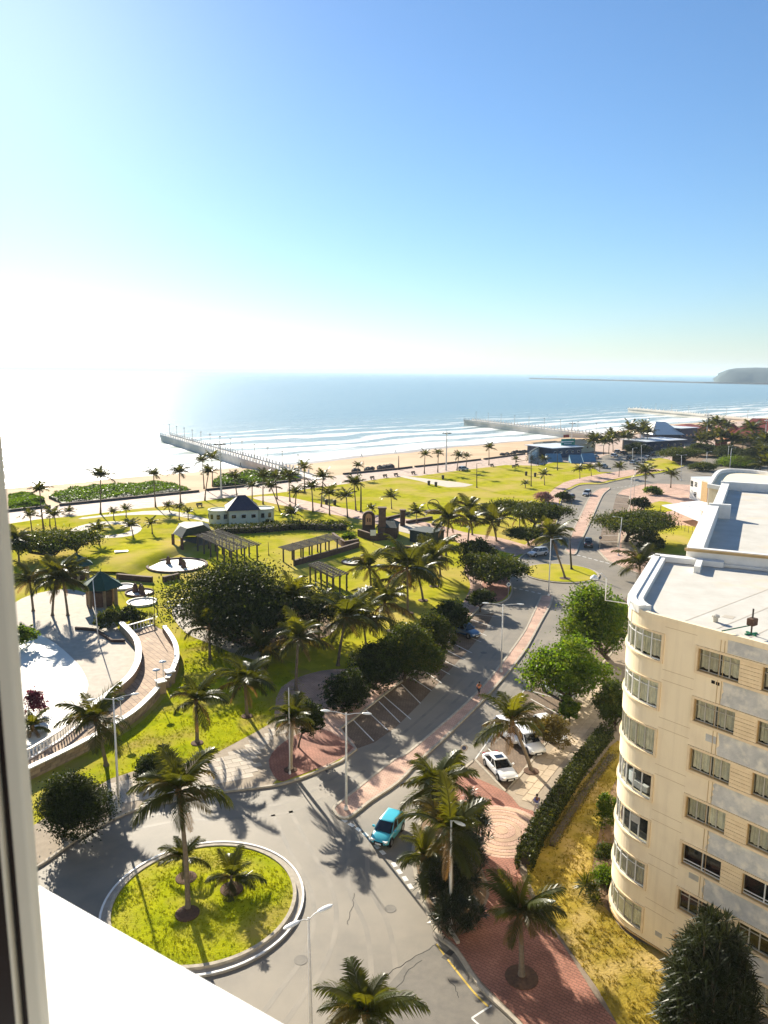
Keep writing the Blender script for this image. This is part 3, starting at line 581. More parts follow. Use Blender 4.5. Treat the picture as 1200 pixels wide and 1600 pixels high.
for (u0, u1, z0, z1) in openings:
    uu = [u for u in us if u0-1e-6 <= u <= u1+1e-6]
    for p, q in zip(uu, uu[1:]):
        a, b_, c, d = path(p), path(q), path(q, -DEP), path(p, -DEP)
        mb.add([(a.x, a.y, z0), (b_.x, b_.y, z0), (c.x, c.y, z0), (d.x, d.y, z0)], [(3, 2, 1, 0)])
        mb.add([(a.x, a.y, z1), (b_.x, b_.y, z1), (c.x, c.y, z1), (d.x, d.y, z1)], [(0, 1, 2, 3)])
    for u, fl in ((u0, 0), (u1, 1)):
        a = path(u); d = path(u, -DEP)
        mb.add([(a.x, a.y, z0), (d.x, d.y, z0), (d.x, d.y, z1), (a.x, a.y, z1)], [(0, 1, 2, 3) if fl else (3, 2, 1, 0)])
# far sides of the block
e = path(U1); s_ = path(U0); back = s_+Vector((.8986, -.4387))*26
for a, b_ in ((e, e+Vector((.766, .643))*20), (e+Vector((.766, .643))*20, back), (back, s_)):
    mb.add([(a.x, a.y, ZB), (b_.x, b_.y, ZB), (b_.x, b_.y, 21.6), (a.x, a.y, 21.6)], [(0, 1, 2, 3)])
mb.build('wall', 'wall_cream', APT)
plin = [path(u, -.55) for u in usub(U0, U1)]
MB().prism(plin+[e+Vector((.766, .643))*20, back], -.1, ZB+.3).build('plinth', 'stone_dark', APT)
mb = MB(); sweep(mb, U0, U1, .05, -.9, ZB-.12, ZB-.004); mb.build('base_band', 'trim_ochre', APT)
roofp = [path(u, -.1) for u in usub(U0, U1)]
ROOF = MB().prism(roofp+[e+Vector((.766, .643))*20, back], 21.3, ZR).build('roof', 'roof_white', APT)
mb = MB(); sweep(mb, 1.2, U1, .06, -.18, 21.62, 21.86); mb.build('coping', 'wall_cream', ROOF)
mb = MB(); sweep(mb, U0, 1.4, .10, -.42, 21.60, 22.06); sweep(mb, U0, 1.3, -.42, -.85, 21.60, 21.98); mb.build('parapet', 'white_paint', ROOF)
mb = MB(); a = path(U0); bb = a+Vector((.8986, -.4387))*5; mb.bar((a.x, a.y, 21.85), (bb.x, bb.y, 21.85), .8, .42); mb.build('parapet', 'white_paint', ROOF)
# horizontal score lines in the render
for k in range(8):
    for zz in ((21.0-3.05*k) if k else 21.25, 18.6-3.05*k):
        if zz > 1:
            mb = MB(); sweep(mb, 3.3, 5.3, .004, -.02, zz, zz+.022); mb.build('score_line', 'trim_ochre', APT)
random.seed(11)
frames = {0: 'frame_grey', 1: 'frame_grey', 2: 'frame_white', 3: 'frame_grey', 4: 'frame_white', 5: 'frame_grey', 6: 'frame_grey'}
darkc = {('corner', 4), ('flat', 4), ('corner', 3), ('flat', 5)}
for typ, k, u0, u1, z0, z1 in wins:
    if typ == 'flat' and u0 > 16 and k < 3: pass
    fm = 'frame_white' if (typ, k) in (('corner', 0), ('corner', 1), ('flat', 4), ('corner', 3), ('corner', 4), ('corner', 5)) else 'frame_grey'
    W = MB(); t = .055
    wb = -.05 if typ == 'corner' else -.16; o0, o1 = wb, wb-.06
    for za, zb in ((z0, z0+t), (z1-t, z1)): sweep(W, u0, u1, o0, o1, za, zb)
    nm = 8 if typ == 'corner' else (4 if k not in (4,) else 2)
    cuts = [u0+(u1-u0)*i/nm for i in range(nm+1)]
    for c in cuts: sweep(W, max(u0, c-t/2), min(u1, c+t/2), o0+.012, o1-.012, z0+t*.9, z1-t*.9)
    tr = None
    if k in (0, 1, 5, 6): tr = z1-.42
    if typ == 'flat' and k == 4: tr = z0+.22
    if tr: sweep(W, u0, u1, o0-.004, o1+.004, tr, tr+.045)
    win = W.build('window', fm, APT)
    for c, d in zip(cuts, cuts[1:]):
        g = MB(); sweep(g, c+t/2, d-t/2, wb-.028, wb-.032, z0+t, z1-t); g.build('pane', 'glass', win)
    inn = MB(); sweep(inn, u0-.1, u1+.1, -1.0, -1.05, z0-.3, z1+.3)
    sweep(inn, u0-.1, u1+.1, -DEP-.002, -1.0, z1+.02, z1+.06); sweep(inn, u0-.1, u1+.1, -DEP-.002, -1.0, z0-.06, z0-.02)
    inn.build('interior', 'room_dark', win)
    if (typ, k) in darkc and not (typ == 'corner' and k == 4 and False):
        if typ == 'corner' and k == 3:
            g = MB(); sweep(g, .4, 1.1, -.5, -.7, z0+.05, z0+.75); sweep(g, 1.3, 2.6, -.45, -.75, z0+.03, z0+.42); g.build('furniture', 'cloth_white', win)
        continue
    # hung curtains: pleated sheet behind the glass, with gaps
    segs = [(u0+.08, u1-.08)] if (random.random() < .35 or typ == 'corner') else [(u0+.08, (u0+u1)/2-.12), ((u0+u1)/2+.06, u1-.1)]
    for (ca, cb) in segs:
        N = int((cb-ca)/.045); vs = []
        lift = .10 if k != 0 else .16
        for i in range(N+1):
            u = ca+(cb-ca)*i/N; p = path(u, wb-.13+.025*math.sin(i*1.3)+.012*math.sin(i*.37)); zl = z0+lift+.03*math.sin(i*.6)
            vs += [(p.x, p.y, zl), (p.x, p.y, z1-.02)]
        g = MB().add(vs, [(2*i, 2*i+2, 2*i+3, 2*i+1) for i in range(N)]); g.build('curtain', 'curtain', win)
# surrounds round the corner windows, sills, ochre reveals, slat panels, grey panels
for k in range(7):
    z0 = 19.08-3.03*k; z1 = z0+1.62
    mb = MB(); sweep(mb, -2.7, 3.30, .09, -.02, z0-.13, z0-.002); sweep(mb, .8, 3.30, .07, -.02, z1+.002, z1+.12); sweep(mb, 3.152, 3.31, .088, -.02, z0-.001, z1+.001)
    mb.build('window_surround', 'slat_cream', APT)
    mb = MB(); sweep(mb, -2.60, -2.15, .0, -.04, z0+.01, z1-.01); mb.build('shutter', 'trim_ochre', APT)
    z0 = 19.2-3.07*k; z1 = z0+1.36
    mb = MB(); sweep(mb, 5.30, 21.9, .09, -.02, z0-.16, z0-.002); sweep(mb, 5.30, 21.9, .09, -.02, z1+.002, z1+.14); sweep(mb, 5.30, 5.448, .088, -.02, z0-.001, z1+.001)
    mb.build('window_surround', 'slat_cream', APT)
    for (a, b_) in ((5.45, 7.85), (9.1, 11.5), (13.4, 15.8), (17, 19.4)):       # ochre painted reveals
        mb = MB(); sweep(mb, a+.004, b_-.004, .02, -.195, z0+.003, z0+.022); sweep(mb, a+.004, a+.03, -.0, -.195, z0+.023, z1-.02); mb.build('reveal', 'trim_ochre', APT)
    for (a, b_) in ((7.86, 9.09), (11.52, 13.38), (15.82, 16.98)):
        for j in range(6):
            mb = MB(); h = 1.36/6; sweep(mb, a, b_, .045+.012*(j % 2), -.02, z0+j*h+.012, z0+(j+1)*h-.012); mb.build('slat', 'slat_cream', APT)
    if k < 6:
        za, zb = z0-3.07+1.36+.16, z0-.18
        left = 7.0-.02*k
        pts = [(left+random.uniform(-.10, .14), za+(zb-za)*i/7) for i in range(8)]
        p0 = [(u, z) for u, z in pts]; us_ = [21.8]
        vs = []; 
        for u, z in p0: a = path(u, .018); vs.append((a.x, a.y, z))
        a = path(21.8, .018); vs += [(a.x, a.y, zb), (a.x, a.y, za)]
        MB().add(vs, [tuple(range(len(vs)))]).build('grey_panel', 'peel_grey', APT)
mb = MB(); a = path(7.1, .018); b_ = path(21.8, .018); mb.add([(a.x, a.y, 20.75), (b_.x, b_.y, 20.75), (b_.x, b_.y, 21.5), (a.x, a.y, 21.5)], [(0, 1, 2, 3)]).build('grey_panel', 'peel_grey', APT)
for (ua, ub, za, zb, m_) in ((6.35, 6.55, 18.72, 18.9, 'room_dark'), (6.62, 6.82, 18.70, 18.88, 'room_dark'), (6.3, 6.95, 15.2, 15.62, 'peel_grey'), (6.0, 6.6, 6.25, 6.6, 'frame_grey'), (1.9, 2.55, 8.0, 8.5, 'frame_grey'), (10.6, 11.3, 5.6, 5.95, 'peel_grey'), (4.15, 4.6, 1.2, 1.5, 'frame_grey')):
    mb = MB(); sweep(mb, ua, ub, .03, -.02, za, zb)
    for j in range(4): sweep(mb, ua+.03, ub-.03, .042, .02, za+.04+j*(zb-za-.06)/4, za+.07+j*(zb-za-.06)/4)
    mb.build('vent_grille', m_, APT)
for u in (6.72, 6.95):
    mb = MB(); p = path(u, .05); mb.tube([(p.x, p.y, 21.4), (p.x, p.y, 3)], .016, 6); mb.build('cable', 'trim_ochre', APT)
# upper block
Q = Vector((.8986, -.4387)); UP = Vector((23.9, 58.8))
def ub(a, b_): p = UP+LD*a+Q*b_; return p
UPB = thing('rear_block', 'taller white rear block with sunken roof terrace and wide parapets', 'apartment block', (UP.x, UP.y, 0))
MB().prism([ub(0, 0), ub(0, 30), ub(46, 30), ub(46, 0)], 0, 21.4).build('wall', 'white_paint', UPB)
MB().prism([ub(.05, .05), ub(.05, 30), ub(45.9, 30), ub(45.9, .05)], 21.3, 21.45).build('roof', 'roof_white', UPB)
def wallbar(a, b_, wd, z0, z1, nm='parapet', m_='white_paint', par=None):
    mb = MB(); mb.bar((a.x, a.y, (z0+z1)/2), (b_.x, b_.y, (z0+z1)/2), wd, z1-z0); return mb.build(nm, m_, par or UPB)
wallbar(ub(0, -.2), ub(0, 30), .5, 21.41, 22.75); wallbar(ub(.28, .3), ub(22, .3), 1.2, 21.41, 22.74); wallbar(ub(22.0, .55), ub(44, .55), .9, 21.41, 22.3); wallbar(ub(22.3, -.1), ub(22.3, 2.0), .5, 21.42, 22.9); wallbar(ub(44.3, 0), ub(44.3, 30), .6, 21.41, 22.5)
wallbar(ub(-.32, -.4), ub(-.32, 30), .2, 22.5, 22.7, 'cornice', 'trim_ochre')
mb = MB(); a = path(-6.5, -3.2); bar0 = ub(-.5, .8); bar1 = ub(-3.6, .8)
wallbar(bar1, bar0, .45, 21.605, 22.1, 'upstand', 'white_paint'); wallbar(ub(-.5, 1.2), ub(-.5, 30), .3, 21.605, 21.8, 'upstand', 'white_paint')
# hoist on the roof edge
hp = path(7.6, -1.6); ep = path(6.85, .35)
HO = thing('roof_hoist', 'green davit hoist with dark winch box on the white roof edge', 'hoist', (hp.x, hp.y, ZR))
mb = MB(); mb.tube([(hp.x, hp.y, ZR), (hp.x, hp.y, ZR+1.5)], .05, 8); mb.build('post', 'pole_dark', HO)
mb = MB(); mb.box((hp.x, hp.y, ZR+.75), (.5, .42, .42), .6); mb.build('winch', 'stone_dark', HO, bevel=.05)
MT['hoist_green'] = mat('hoist_green', (.02, .16, .07), (.015, .1, .05), 4, .5)
mb = MB(); mb.tube([(hp.x, hp.y, ZR+.55), (ep.x, ep.y, ZR+.42)], .035, 8); mb.build('arm', 'hoist_green', HO)
mb = MB(); mb.box((hp.x, hp.y, ZR+.04), (.8, .12, .08), .3); mb.box((hp.x, hp.y, ZR+.045), (.12, .7, .08), .3); mb.build('foot', 'hoist_green', HO)
for k in range(9):      # membrane seams across the roof
    a = path(4+k*1.9, -.4); b_ = a+Vector((.766, .643))*17; mb = MB(); mb.bar((a.x, a.y, ZR+.006), (b_.x, b_.y, ZR+.004), .08, .006); mb.build('roof_seam', 'roof_patch', ROOF)
for (u, o_, sx) in ((5.2, -2.2, .3), (9.5, -4.5, .22), (12.5, -2.8, .26)):
    p = path(u, o_); mb = MB(); mb.lathe([(sx*.5, 0), (sx*.5, .25), (sx*.8, .3), (sx*.75, .4), (.03, .46)], 10, (p.x, p.y, ZR)); mb.build('roof_vent', 'frame_grey', ROOF)
rnd = random.Random(8)
for k in range(7):      # bitumen repair patches
    p = path(4+rnd.uniform(0, 14), -rnd.uniform(1.5, 11)); mb = MB(); mb.box((p.x, p.y, ZR+.003+.0006*k), (rnd.uniform(.6, 2.2), rnd.uniform(.4, 1.2), .006), .87+rnd.choice((0, 1.57))); mb.build('roof_patch', 'roof_patch', ROOF)
# lamp on the corner parapet
lp = path(-1.2, .1); q2 = path(-1.2, 1.5)
FL = thing('corner_floodlight', 'white floodlight on a bent arm at the rounded roof corner', 'floodlight', (lp.x, lp.y, 21.5))
mb = MB(); mb.tube([(lp.x, lp.y, 21.4), (q2.x, q2.y, 21.45), (q2.x, q2.y, 22.9), (q2.x-.3, q2.y+.2, 23.2), (q2.x-.7, q2.y+.2, 23.0)], .035, 6); mb.build('arm', 'pole_white', FL)
mb = MB(); mb.lathe([(.05, .25), (.2, .12), (.28, 0), (.26, -.04)], 12, (q2.x-.75, q2.y+.2, 22.85)); mb.build('lamp_head', 'lamp_glass', FL, True)
# ================================================================== VEGETATION
def fast_mesh(name, V, F4, mats, mi=None, smooth=False):
    me = bpy.data.meshes.new(name); V = np.asarray(V, np.float32); F4 = np.asarray(F4, np.int32); k = F4.shape[1]
    me.vertices.add(len(V)); me.vertices.foreach_set('co', V.ravel())
    me.loops.add(F4.size); me.loops.foreach_set('vertex_index', F4.ravel())
    me.polygons.add(len(F4)); me.polygons.foreach_set('loop_start', np.arange(0, F4.size, k, dtype=np.int32)); me.polygons.foreach_set('loop_total', np.full(len(F4), k, np.int32))
    for q in mats: me.materials.append(MT[q])
    if mi is not None: me.polygons.foreach_set('material_index', np.asarray(mi, np.int32))
    me.update(calc_edges=True); me.validate(); return me
def leaves(centers, size, rng, up=.45, normals=None, asp=.55):
    """a cloud of leaf-sized rhombs round the given points"""
    n_ = len(centers); nrm = rng.normal(size=(n_, 3)); nrm /= np.linalg.norm(nrm, axis=1)[:, None]
    if normals is not None: nrm = nrm*.75+normals*.8
    nrm[:, 2] += up; nrm /= np.linalg.norm(nrm, axis=1)[:, None]
    t = rng.normal(size=(n_, 3)); t -= nrm*np.sum(t*nrm, 1)[:, None]; t /= np.linalg.norm(t, axis=1)[:, None]
    b_ = np.cross(nrm, t); s = size*rng.uniform(.6, 1.35, n_)[:, None]
    a = centers-t*s*.5; c = centers+t*s*.5; l_ = centers+b_*s*asp*.5+nrm*s*.06; r_ = centers-b_*s*asp*.5+nrm*s*.06
    V = np.stack([a, r_, c, l_], 1).reshape(-1, 3); F = np.arange(4*n_).reshape(-1, 4); return V, F
def crown_points(blobs, nclump, per, rclump, rng, lowcut=-.25):
    P = []; Nn = []; ids = []
    vol = np.array([b_[3]*b_[4] for b_ in blobs]); vol = vol/vol.sum()
    for k in range(nclump):
        b_ = blobs[rng.choice(len(blobs), p=vol)]
        d = rng.normal(size=3); d /= np.linalg.norm(d)
        if d[2] < lowcut: d[2] = -d[2]*.6
        rad = rng.uniform(.72, 1.02) if rng.random() < .8 else rng.uniform(.3, .75)
        c = np.array(b_[:3])+d*np.array(b_[3:6])*rad
        rc = rclump*rng.uniform(.45, 1.5); m_ = int(per*rng.uniform(.6, 1.4))
        q = rng.normal(size=(m_, 3))*rc*np.array([.55, .55, .34]); P.append(c+q); Nn.append(np.tile(d, (m_, 1))); ids.append(np.full(m_, int(rng.random() < .3)))
    return np.concatenate(P), np.concatenate(ids)
def limb_tubes(mb, h0, blobs, r, rng, lean=(0, 0), nl=None):
    top = np.array([lean[0], lean[1], h0])
    mb.tube([(0, 0, -.1), (lean[0]*.3, lean[1]*.3, h0*.4), (top[0], top[1], top[2])], [r*1.35, r, r*.8], 8)
    k = nl or min(9, max(4, len(blobs)))
    for i in range(k):
        b_ = blobs[i % len(blobs)]; e_ = np.array(b_[:3])+rng.uniform(-.35, .35, 3)*np.array(b_[3:6]); e_[2] = min(e_[2], b_[2]+b_[5]*.3)
        mid = top*.45+e_*.55; mid[2] = top[2]+(e_[2]-top[2])*.4+.1; mid[:2] += rng.normal(size=2)*.15*np.linalg.norm(e_[:2]-top[:2])
        mb.tube([tuple(top*.9+np.array([0, 0, 0])), tuple(mid), tuple(e_)], [r*.6, r*.38, r*.12], 6)
TREES = []
def tree(bx, by, cx, cy, wpx, hpx, kind, label, name='tree', leaf=None, dens=1.0, mats=None, cat='tree', group=None, z0=.12, trunk=True):
    seed = int(bx*7+by*13); rng = np.random.default_rng(seed)
    B = G(bx, by, z0); C = atY(cx, cy, B.y); s = mpp(C); rw = wpx*s/2; rh = hpx*s/2
    T = thing(name, label, cat, B, 0, group); c = C-B; c.y = 0
    if kind == 'umbrella': rz = rh*.62
    else: rz = rh*.92
    cz = max(c.z-.18*rh, rz*.9)
    nb = 7 if wpx > 45 else 4; blobs = []
    for i in range(nb):
        a = 2*PI*i/nb+rng.uniform(-.4, .4); rr = rw*(.52 if kind != 'umbrella' else .6)*rng.uniform(.75, 1.1)
        f = rng.uniform(.34, .62); blobs.append((c.x+rr*math.cos(a), rr*math.sin(a)*.9, cz+rng.uniform(-.35, .25)*rz, rw*f, rw*f, rz*rng.uniform(.45, .7)))
    blobs.append((c.x, 0, cz+.2*rz, rw*.6, rw*.6, rz*.8))
    if kind != 'umbrella': blobs.append((c.x+rng.uniform(-.2, .2)*rw, 0, cz+.55*rz, rw*.42, rw*.42, rz*.45))
    leaf_ = leaf or max(.16, min(.42, 3.6*s)); area = rw*rw*4+rw*rz*4
    nl = int(min(60000, max(500, dens*5.2*area/(leaf_*leaf_*.5)))); per = 26; ncl = max(14, nl//per)
    P, Nn = crown_points(blobs, ncl, per, max(.3, rw*.16), rng, -.85 if kind in ('broad', 'round', 'dark') else -.25)
    keep = P[:, 2] > (.25 if trunk else .02); P = P[keep]; Nn = Nn[keep]
    V, F = leaves(P, leaf_, rng, .55 if kind == 'umbrella' else .35)
    mm = mats or {'broad': 'leaf_bright', 'dark': 'leaf_dark', 'umbrella': 'leaf_mid', 'round': 'leaf_mid'}[kind]
    obj('crown', fast_mesh('crown', V, F, [mm, {'leaf_dark': 'leaf_mid', 'leaf_mid': 'leaf_olive', 'leaf_bright': 'leaf_lime'}.get(mm, mm)], Nn), T)
    if trunk:
        mb = MB(); h0 = max(.5, cz-rz*(.9 if kind != 'umbrella' else 1.3)); limb_tubes(mb, max(.6, min(h0, cz*.62)), blobs, max(.07, rw*.055), rng, (c.x*.35, 0))
        o = mb.mesh('trunk', 'bark', (0, 0, 0), True); obj('trunk', o, T)
    return T
# ---- palm fronds: shared meshes
def frond_mesh(name, e0, e1, seed, m_, nl=38, wide=1.0, lw=.036, hang=.55):
    """a unit-length frond along +X: curved rachis and two rows of leaflets"""
    rnd = random.Random(seed); mb = MB(); N = 12; pts = [Vector((0, 0, 0))]; tang = []
    side = rnd.uniform(-.25, .25)
    for i in range(N):
        t = i/N; e_ = e0+(e1-e0)*t**1.25; az = side*t
        d = Vector((math.cos(e_)*math.cos(az), math.cos(e_)*math.sin(az), math.sin(e_))); tang.append(d); pts.append(pts[-1]+d/N)
    tang.append(tang[-1])
    mb.tube(pts, [.016*(1-.85*i/N)+.002 for i in range(N+1)], 4, 0, False)
    for k in range(nl):
        t = .10+.90*(k+.5)/nl; x = t*N; i = min(N-1, int(x)); fr_2 = x-i; p = pts[i].lerp(pts[i+1], fr_2); d = tang[i]
        upv = Vector((0, 0, 1)); sd_ = d.cross(upv).normalized(); un = sd_.cross(d).normalized()
        ll = wide*(.30*math.sin(PI*min(1, (t*.88+.10)))**.7+.05)*rnd.uniform(.85, 1.15)
        for sg in (-1, 1):
            hg = hang*rnd.uniform(.6, 1.4); fw = .55+.35*t
            dr = (sd_*sg*(1-.3*t)+d*fw+un*(.25-hg*.5)).normalized(); mid = p+dr*ll*.5; tip = mid+(dr+Vector((0, 0, -hg))).normalized()*ll*.5
            wv = (d*.9+un*.2).normalized()*lw*.5*(1-.35*t)
            mb.add([p-wv*.7, p+wv*.7, mid+wv, mid-wv, tip], [(0, 1, 2, 3), (3, 2, 4)])
    return mb.mesh(name, m_)
FR = {'up': [frond_mesh('frond', R(78), R(30), 1, 'palm_young'), frond_mesh('frond', R(70), R(10), 2, 'palm_leaf'), frond_mesh('frond', R(64), R(-5), 12, 'palm_leaf')],
      'mid': [frond_mesh('frond', R(48), R(-38), 3, 'palm_leaf'), frond_mesh('frond', R(38), R(-48), 4, 'palm_leaf'), frond_mesh('frond', R(52), R(-25), 13, 'palm_leaf'), frond_mesh('frond', R(30), R(-60), 15, 'palm_leaf', 30, 1.1), frond_mesh('frond', R(58), R(-62), 16, 'palm_olive', 34, .9)],
      'low': [frond_mesh('frond', R(14), R(-68), 5, 'palm_leaf', hang=.9), frond_mesh('frond', R(22), R(-60), 6, 'palm_leaf', hang=.8), frond_mesh('frond', R(2), R(-66), 14, 'palm_leaf', hang=.9), frond_mesh('frond', R(8), R(-50), 17, 'palm_olive', 28, .85, hang=1.2)],
      'dead': [frond_mesh('frond', R(-35), R(-88), 7, 'palm_dead', 22, .8, hang=1.1), frond_mesh('frond', R(-20), R(-84), 8, 'palm_dead', 22, .8, hang=1.1)]}
def lite_crown(seed, nf, m_, lw=.09, nl=13):
    """whole crown of a far palm in one mesh, unit frond length"""
    rnd = random.Random(seed); mb = MB()
    for k in range(nf):
        a = 2.399*k+rnd.uniform(-.3, .3); t = k/nf; e0 = R(80-75*t+rnd.uniform(-8, 8)); e1 = R(25-95*t)
        sub = MB(); me = frond_pts(e0, e1, rnd, nl, lw); ca, sa = math.cos(a), math.sin(a); sc = rnd.uniform(.82, 1.08)
        mb.add([((x*ca-y*sa)*sc, (x*sa+y*ca)*sc, z*sc) for x, y, z in me.v], me.f)
    return mb
def frond_pts(e0, e1, rnd, nl, lw):
    mb = MB(); N = 5; pts = [Vector((0, 0, 0))]; tg = []
    for i in range(N):
        e_ = e0+(e1-e0)*(i/N)**1.2; d = Vector((math.cos(e_), 0, math.sin(e_))); tg.append(d); pts.append(pts[-1]+d/N)
    for k in range(nl):
        t = .12+.88*(k+.5)/nl; i = min(N-1, int(t*N)); p = pts[i].lerp(pts[i+1], t*N-i); d = tg[i]; ll = .30*math.sin(PI*(t*.86+.12))**.7+.05
        for sg in (-1, 1):
            dr = (Vector((0, sg, 0))*(1-.3*t)+d*(.55+.3*t)+Vector((0, 0, -rnd.uniform(.15, .7)))).normalized(); wv = d*lw*.5
            mb.add([p-wv, p+wv, p+dr*ll], [(0, 1, 2)])
    mb.tube(pts, [.018, .016, .013, .010, .007, .003], 3, 0, False); return mb
LITE = [lite_crown(20+k, nf, 'palm_leaf').mesh('crown', 'palm_leaf') for k, nf in enumerate((17, 20, 15, 18))]
LITE2 = [lite_crown(40+k, nf, 'palm_leaf', .14, 8).mesh('crown', 'palm_leaf') for k, nf in enumerate((18, 20, 16))]
def palm(bx, by, cx, cy, label, fl=None, near=True, name='palm_tree', group='palm trees', young=False, pale=False, nf=None, z0=.12, bow=.0, lite=0):
    seed = int(bx*11+by*17+cx); rnd = random.Random(seed)
    B = G(bx, by, z0); C = atY(cx, cy, B.y); h = max(.5, C.z-B.z); dx = C.x-B.x
    T = thing(name, label, 'palm', B, 0, group)
    L = fl*1.08*mpp(C) if fl else min(3.4, 1.5+.17*h)
    r0 = (.17 if h > 4 else .13); mb = MB(); N = 9 if near else 5; pts = []; rs = []
    dy = rnd.uniform(-.05, .05)*h
    for i in range(N+1):
        t = i/N; pts.append((dx*t**1.3+bow*h*math.sin(PI*t), dy*t*(1-t)*2, h*t-.05)); rs.append(r0*(1.75 if i == 0 else 1.15-.4*t))
    if near:      # ring scars: alternate radii
        P2 = []; R2 = []
        for i in range(N*4+1):
            t = i/(N*4); P2.append((dx*t**1.3+bow*h*math.sin(PI*t), dy*t*(1-t)*2, h*t-.05)); R2.append(r0*((1.0+.75*max(0, 1-t*9)**2)*(1.1-.38*t))*(1.06 if i % 2 else .97))
        pts, rs = P2, R2
    mb.tube(pts, rs, 9 if near else 5); obj('trunk', mb.mesh('trunk', 'trunk_pale' if pale else 'trunk_palm', (0, 0, 0), True), T)
    top = Vector(pts[-1]); wind = rnd.uniform(.05, .22)
    if near:
        n_ = nf or (rnd.randint(16, 24) if not young else 13)
        dl = rnd.uniform(.76, .95)
        for k in range(n_):
            a = 2.399*k+rnd.uniform(-.4, .4); t = k/n_
            ty = 'up' if t < .24 else ('mid' if t < .60 else ('low' if t < dl else 'dead'))
            if young and ty == 'dead': ty = 'mid'
            me = rnd.choice(FR[ty]); sc = L*rnd.uniform(.72, 1.18)*(.75 if ty == 'dead' else 1)
            obj('frond', me, T, top+Vector((0, 0, -.12-.25*t)), (rnd.uniform(-.2, .2), rnd.uniform(-.16, .16)+wind*math.cos(a-.6), a), (sc, sc*rnd.uniform(.75, 1.1), sc))
        if not young:
            mb = MB(); mb.lathe([(.08, -.7), (.2, -.45), (.24, -.15), (.16, .15), (.05, .5)], 8, tuple(top)); obj('crown_shaft', mb.mesh('crown_shaft', 'palm_dead', (0, 0, 0), True), T)
    else:
        L *= rnd.uniform(1.15, 1.4); obj('crown', rnd.choice(LITE2 if lite else LITE), T, top, (rnd.uniform(-.15, .15), rnd.uniform(0, .2), rnd.uniform(0, 6.28)), (L, L, L*rnd.uniform(.85, 1.1)))
    return T
NEARP = [
 (294, 1428, 279, 1232, 'tall coconut palm leaning in the middle of the near roundabout lawn', 78, dict(bow=.012)),
 (291, 1374, 286, 1336, 'young palm half hidden behind the tall roundabout palm trunk', 42, dict(young=True)),
 (362, 1392, 361, 1366, 'short young palm on the right side of the near roundabout lawn', 48, dict(young=True)),
 (575, 1745, 572, 1580, 'palm cut off by the bottom edge of the picture', 85, dict()),
 (815, 1525, 812, 1422, 'palm with bright new fronds rising from the shaded red brick walk', 68, dict()),
 (700, 1345, 682, 1222, 'topmost palm of the planter clump beside the turquoise car', 66, dict()),
 (705, 1430, 703, 1296, 'central palm of the planter clump with a lamp head in its crown', 76, dict()),
 (664, 1392, 661, 1334, 'low palm leaning over the turquoise car from the planter clump', 50, dict()),
 (830, 1204, 800, 1124, 'leaning palm between the parked white cars', 58, dict(bow=-.02)),
 (166, 1196, 149, 1122, 'palm growing outside the curved ramp wall', 60, dict()),
 (308, 1160, 306, 1092, 'palm on the near lawn closest to the ramp shadow', 54, dict()),
 (386, 1118, 382, 1062, 'palm on the near lawn whose shadow crosses the slab walk', 58, dict()),
 (454, 1202, 458, 1120, 'pale trunked palm on the red brick corner by the road', 42, dict(pale=True)),
 (462, 1078, 466, 995, 'palm standing on the shaded path behind the near lawn', 50, dict()),
 (410, 1052, 408, 1010, 'low palm on the lawn directly below the fig trunk', 44, dict()),
 (498, 1000, 500, 948, 'palm between the fig crown edge and the full palm', 40, dict()),
 (328, 1030, 327, 978, 'palm at the left foot of the big spreading fig tree', 50, dict()),
 (452, 1012, 456, 932, 'yellowing palm standing in front of the fig crown', 40, dict()),
 (528, 1040, 541, 962, 'full palm with hanging skirt of fronds right of the fig tree', 58, dict()),
 (572, 1010, 566, 966, 'palm directly behind the full palm right of the fig', 50, dict()),
 (612, 986, 601, 940, 'palm leaning left above the round parking trees', 50, dict()),
 (637, 958, 636, 885, 'tallest palm of the middle lawn with drooping crown', 56, dict()),
 (580, 922, 577, 885, 'palm beside the round stone fire pit', 46, dict()),
 (621, 932, 622, 905, 'short palm left of the tallest middle lawn palm', 36, dict()),
 (661, 938, 652, 895, 'curved palm just right of the tallest middle lawn palm', 44, dict()),
 (678, 916, 673, 876, 'curved palm second right of the tallest middle lawn palm', 40, dict()),
 (688, 900, 684, 858, 'curved palm third right of the tallest middle lawn palm', 40, dict()),
 (697, 868, 701, 812, 'palm at the edge of the diagonal garden path', 36, dict()),
 (731, 848, 735, 812, 'front palm of the pair by the diagonal path', 32, dict()),
 (738, 836, 734, 795, 'rear palm of the pair by the diagonal path', 30, dict()),
 (776, 846, 769, 815, 'bent palm beside the brick end of the diagonal path', 34, dict()),
 (812, 824, 812, 804, 'short palm below the dark umbrella trees', 28, dict()),
 (883, 904, 862, 838, 'big palm bending out of the far roundabout', 42, dict(bow=-.03)),
 (82, 962, 88, 900, 'palm on the left plaza in front of the umbrella tree', 42, dict()),
 (106, 962, 98, 905, 'leaning palm with golden fronds on the left plaza', 46, dict()),
 (52, 955, 46, 905, 'dark palm by the window frame on the left plaza', 34, dict()),
 (1000, 905, 1000, 880, 'palm partly hidden behind the parapet of the rounded block', 42, dict()),
 (30, 880, 27, 842, 'dark slender palm beside the window frame above the plaza', 30, dict()),
 (60, 1150, 50, 1132, 'palm fronds between the window frame and the ramp balustrade', 34, dict()),
]
for bx, by, cx, cy, lab, fl, kw in NEARP: palm(bx, by, cx, cy, lab, fl, True, **kw)
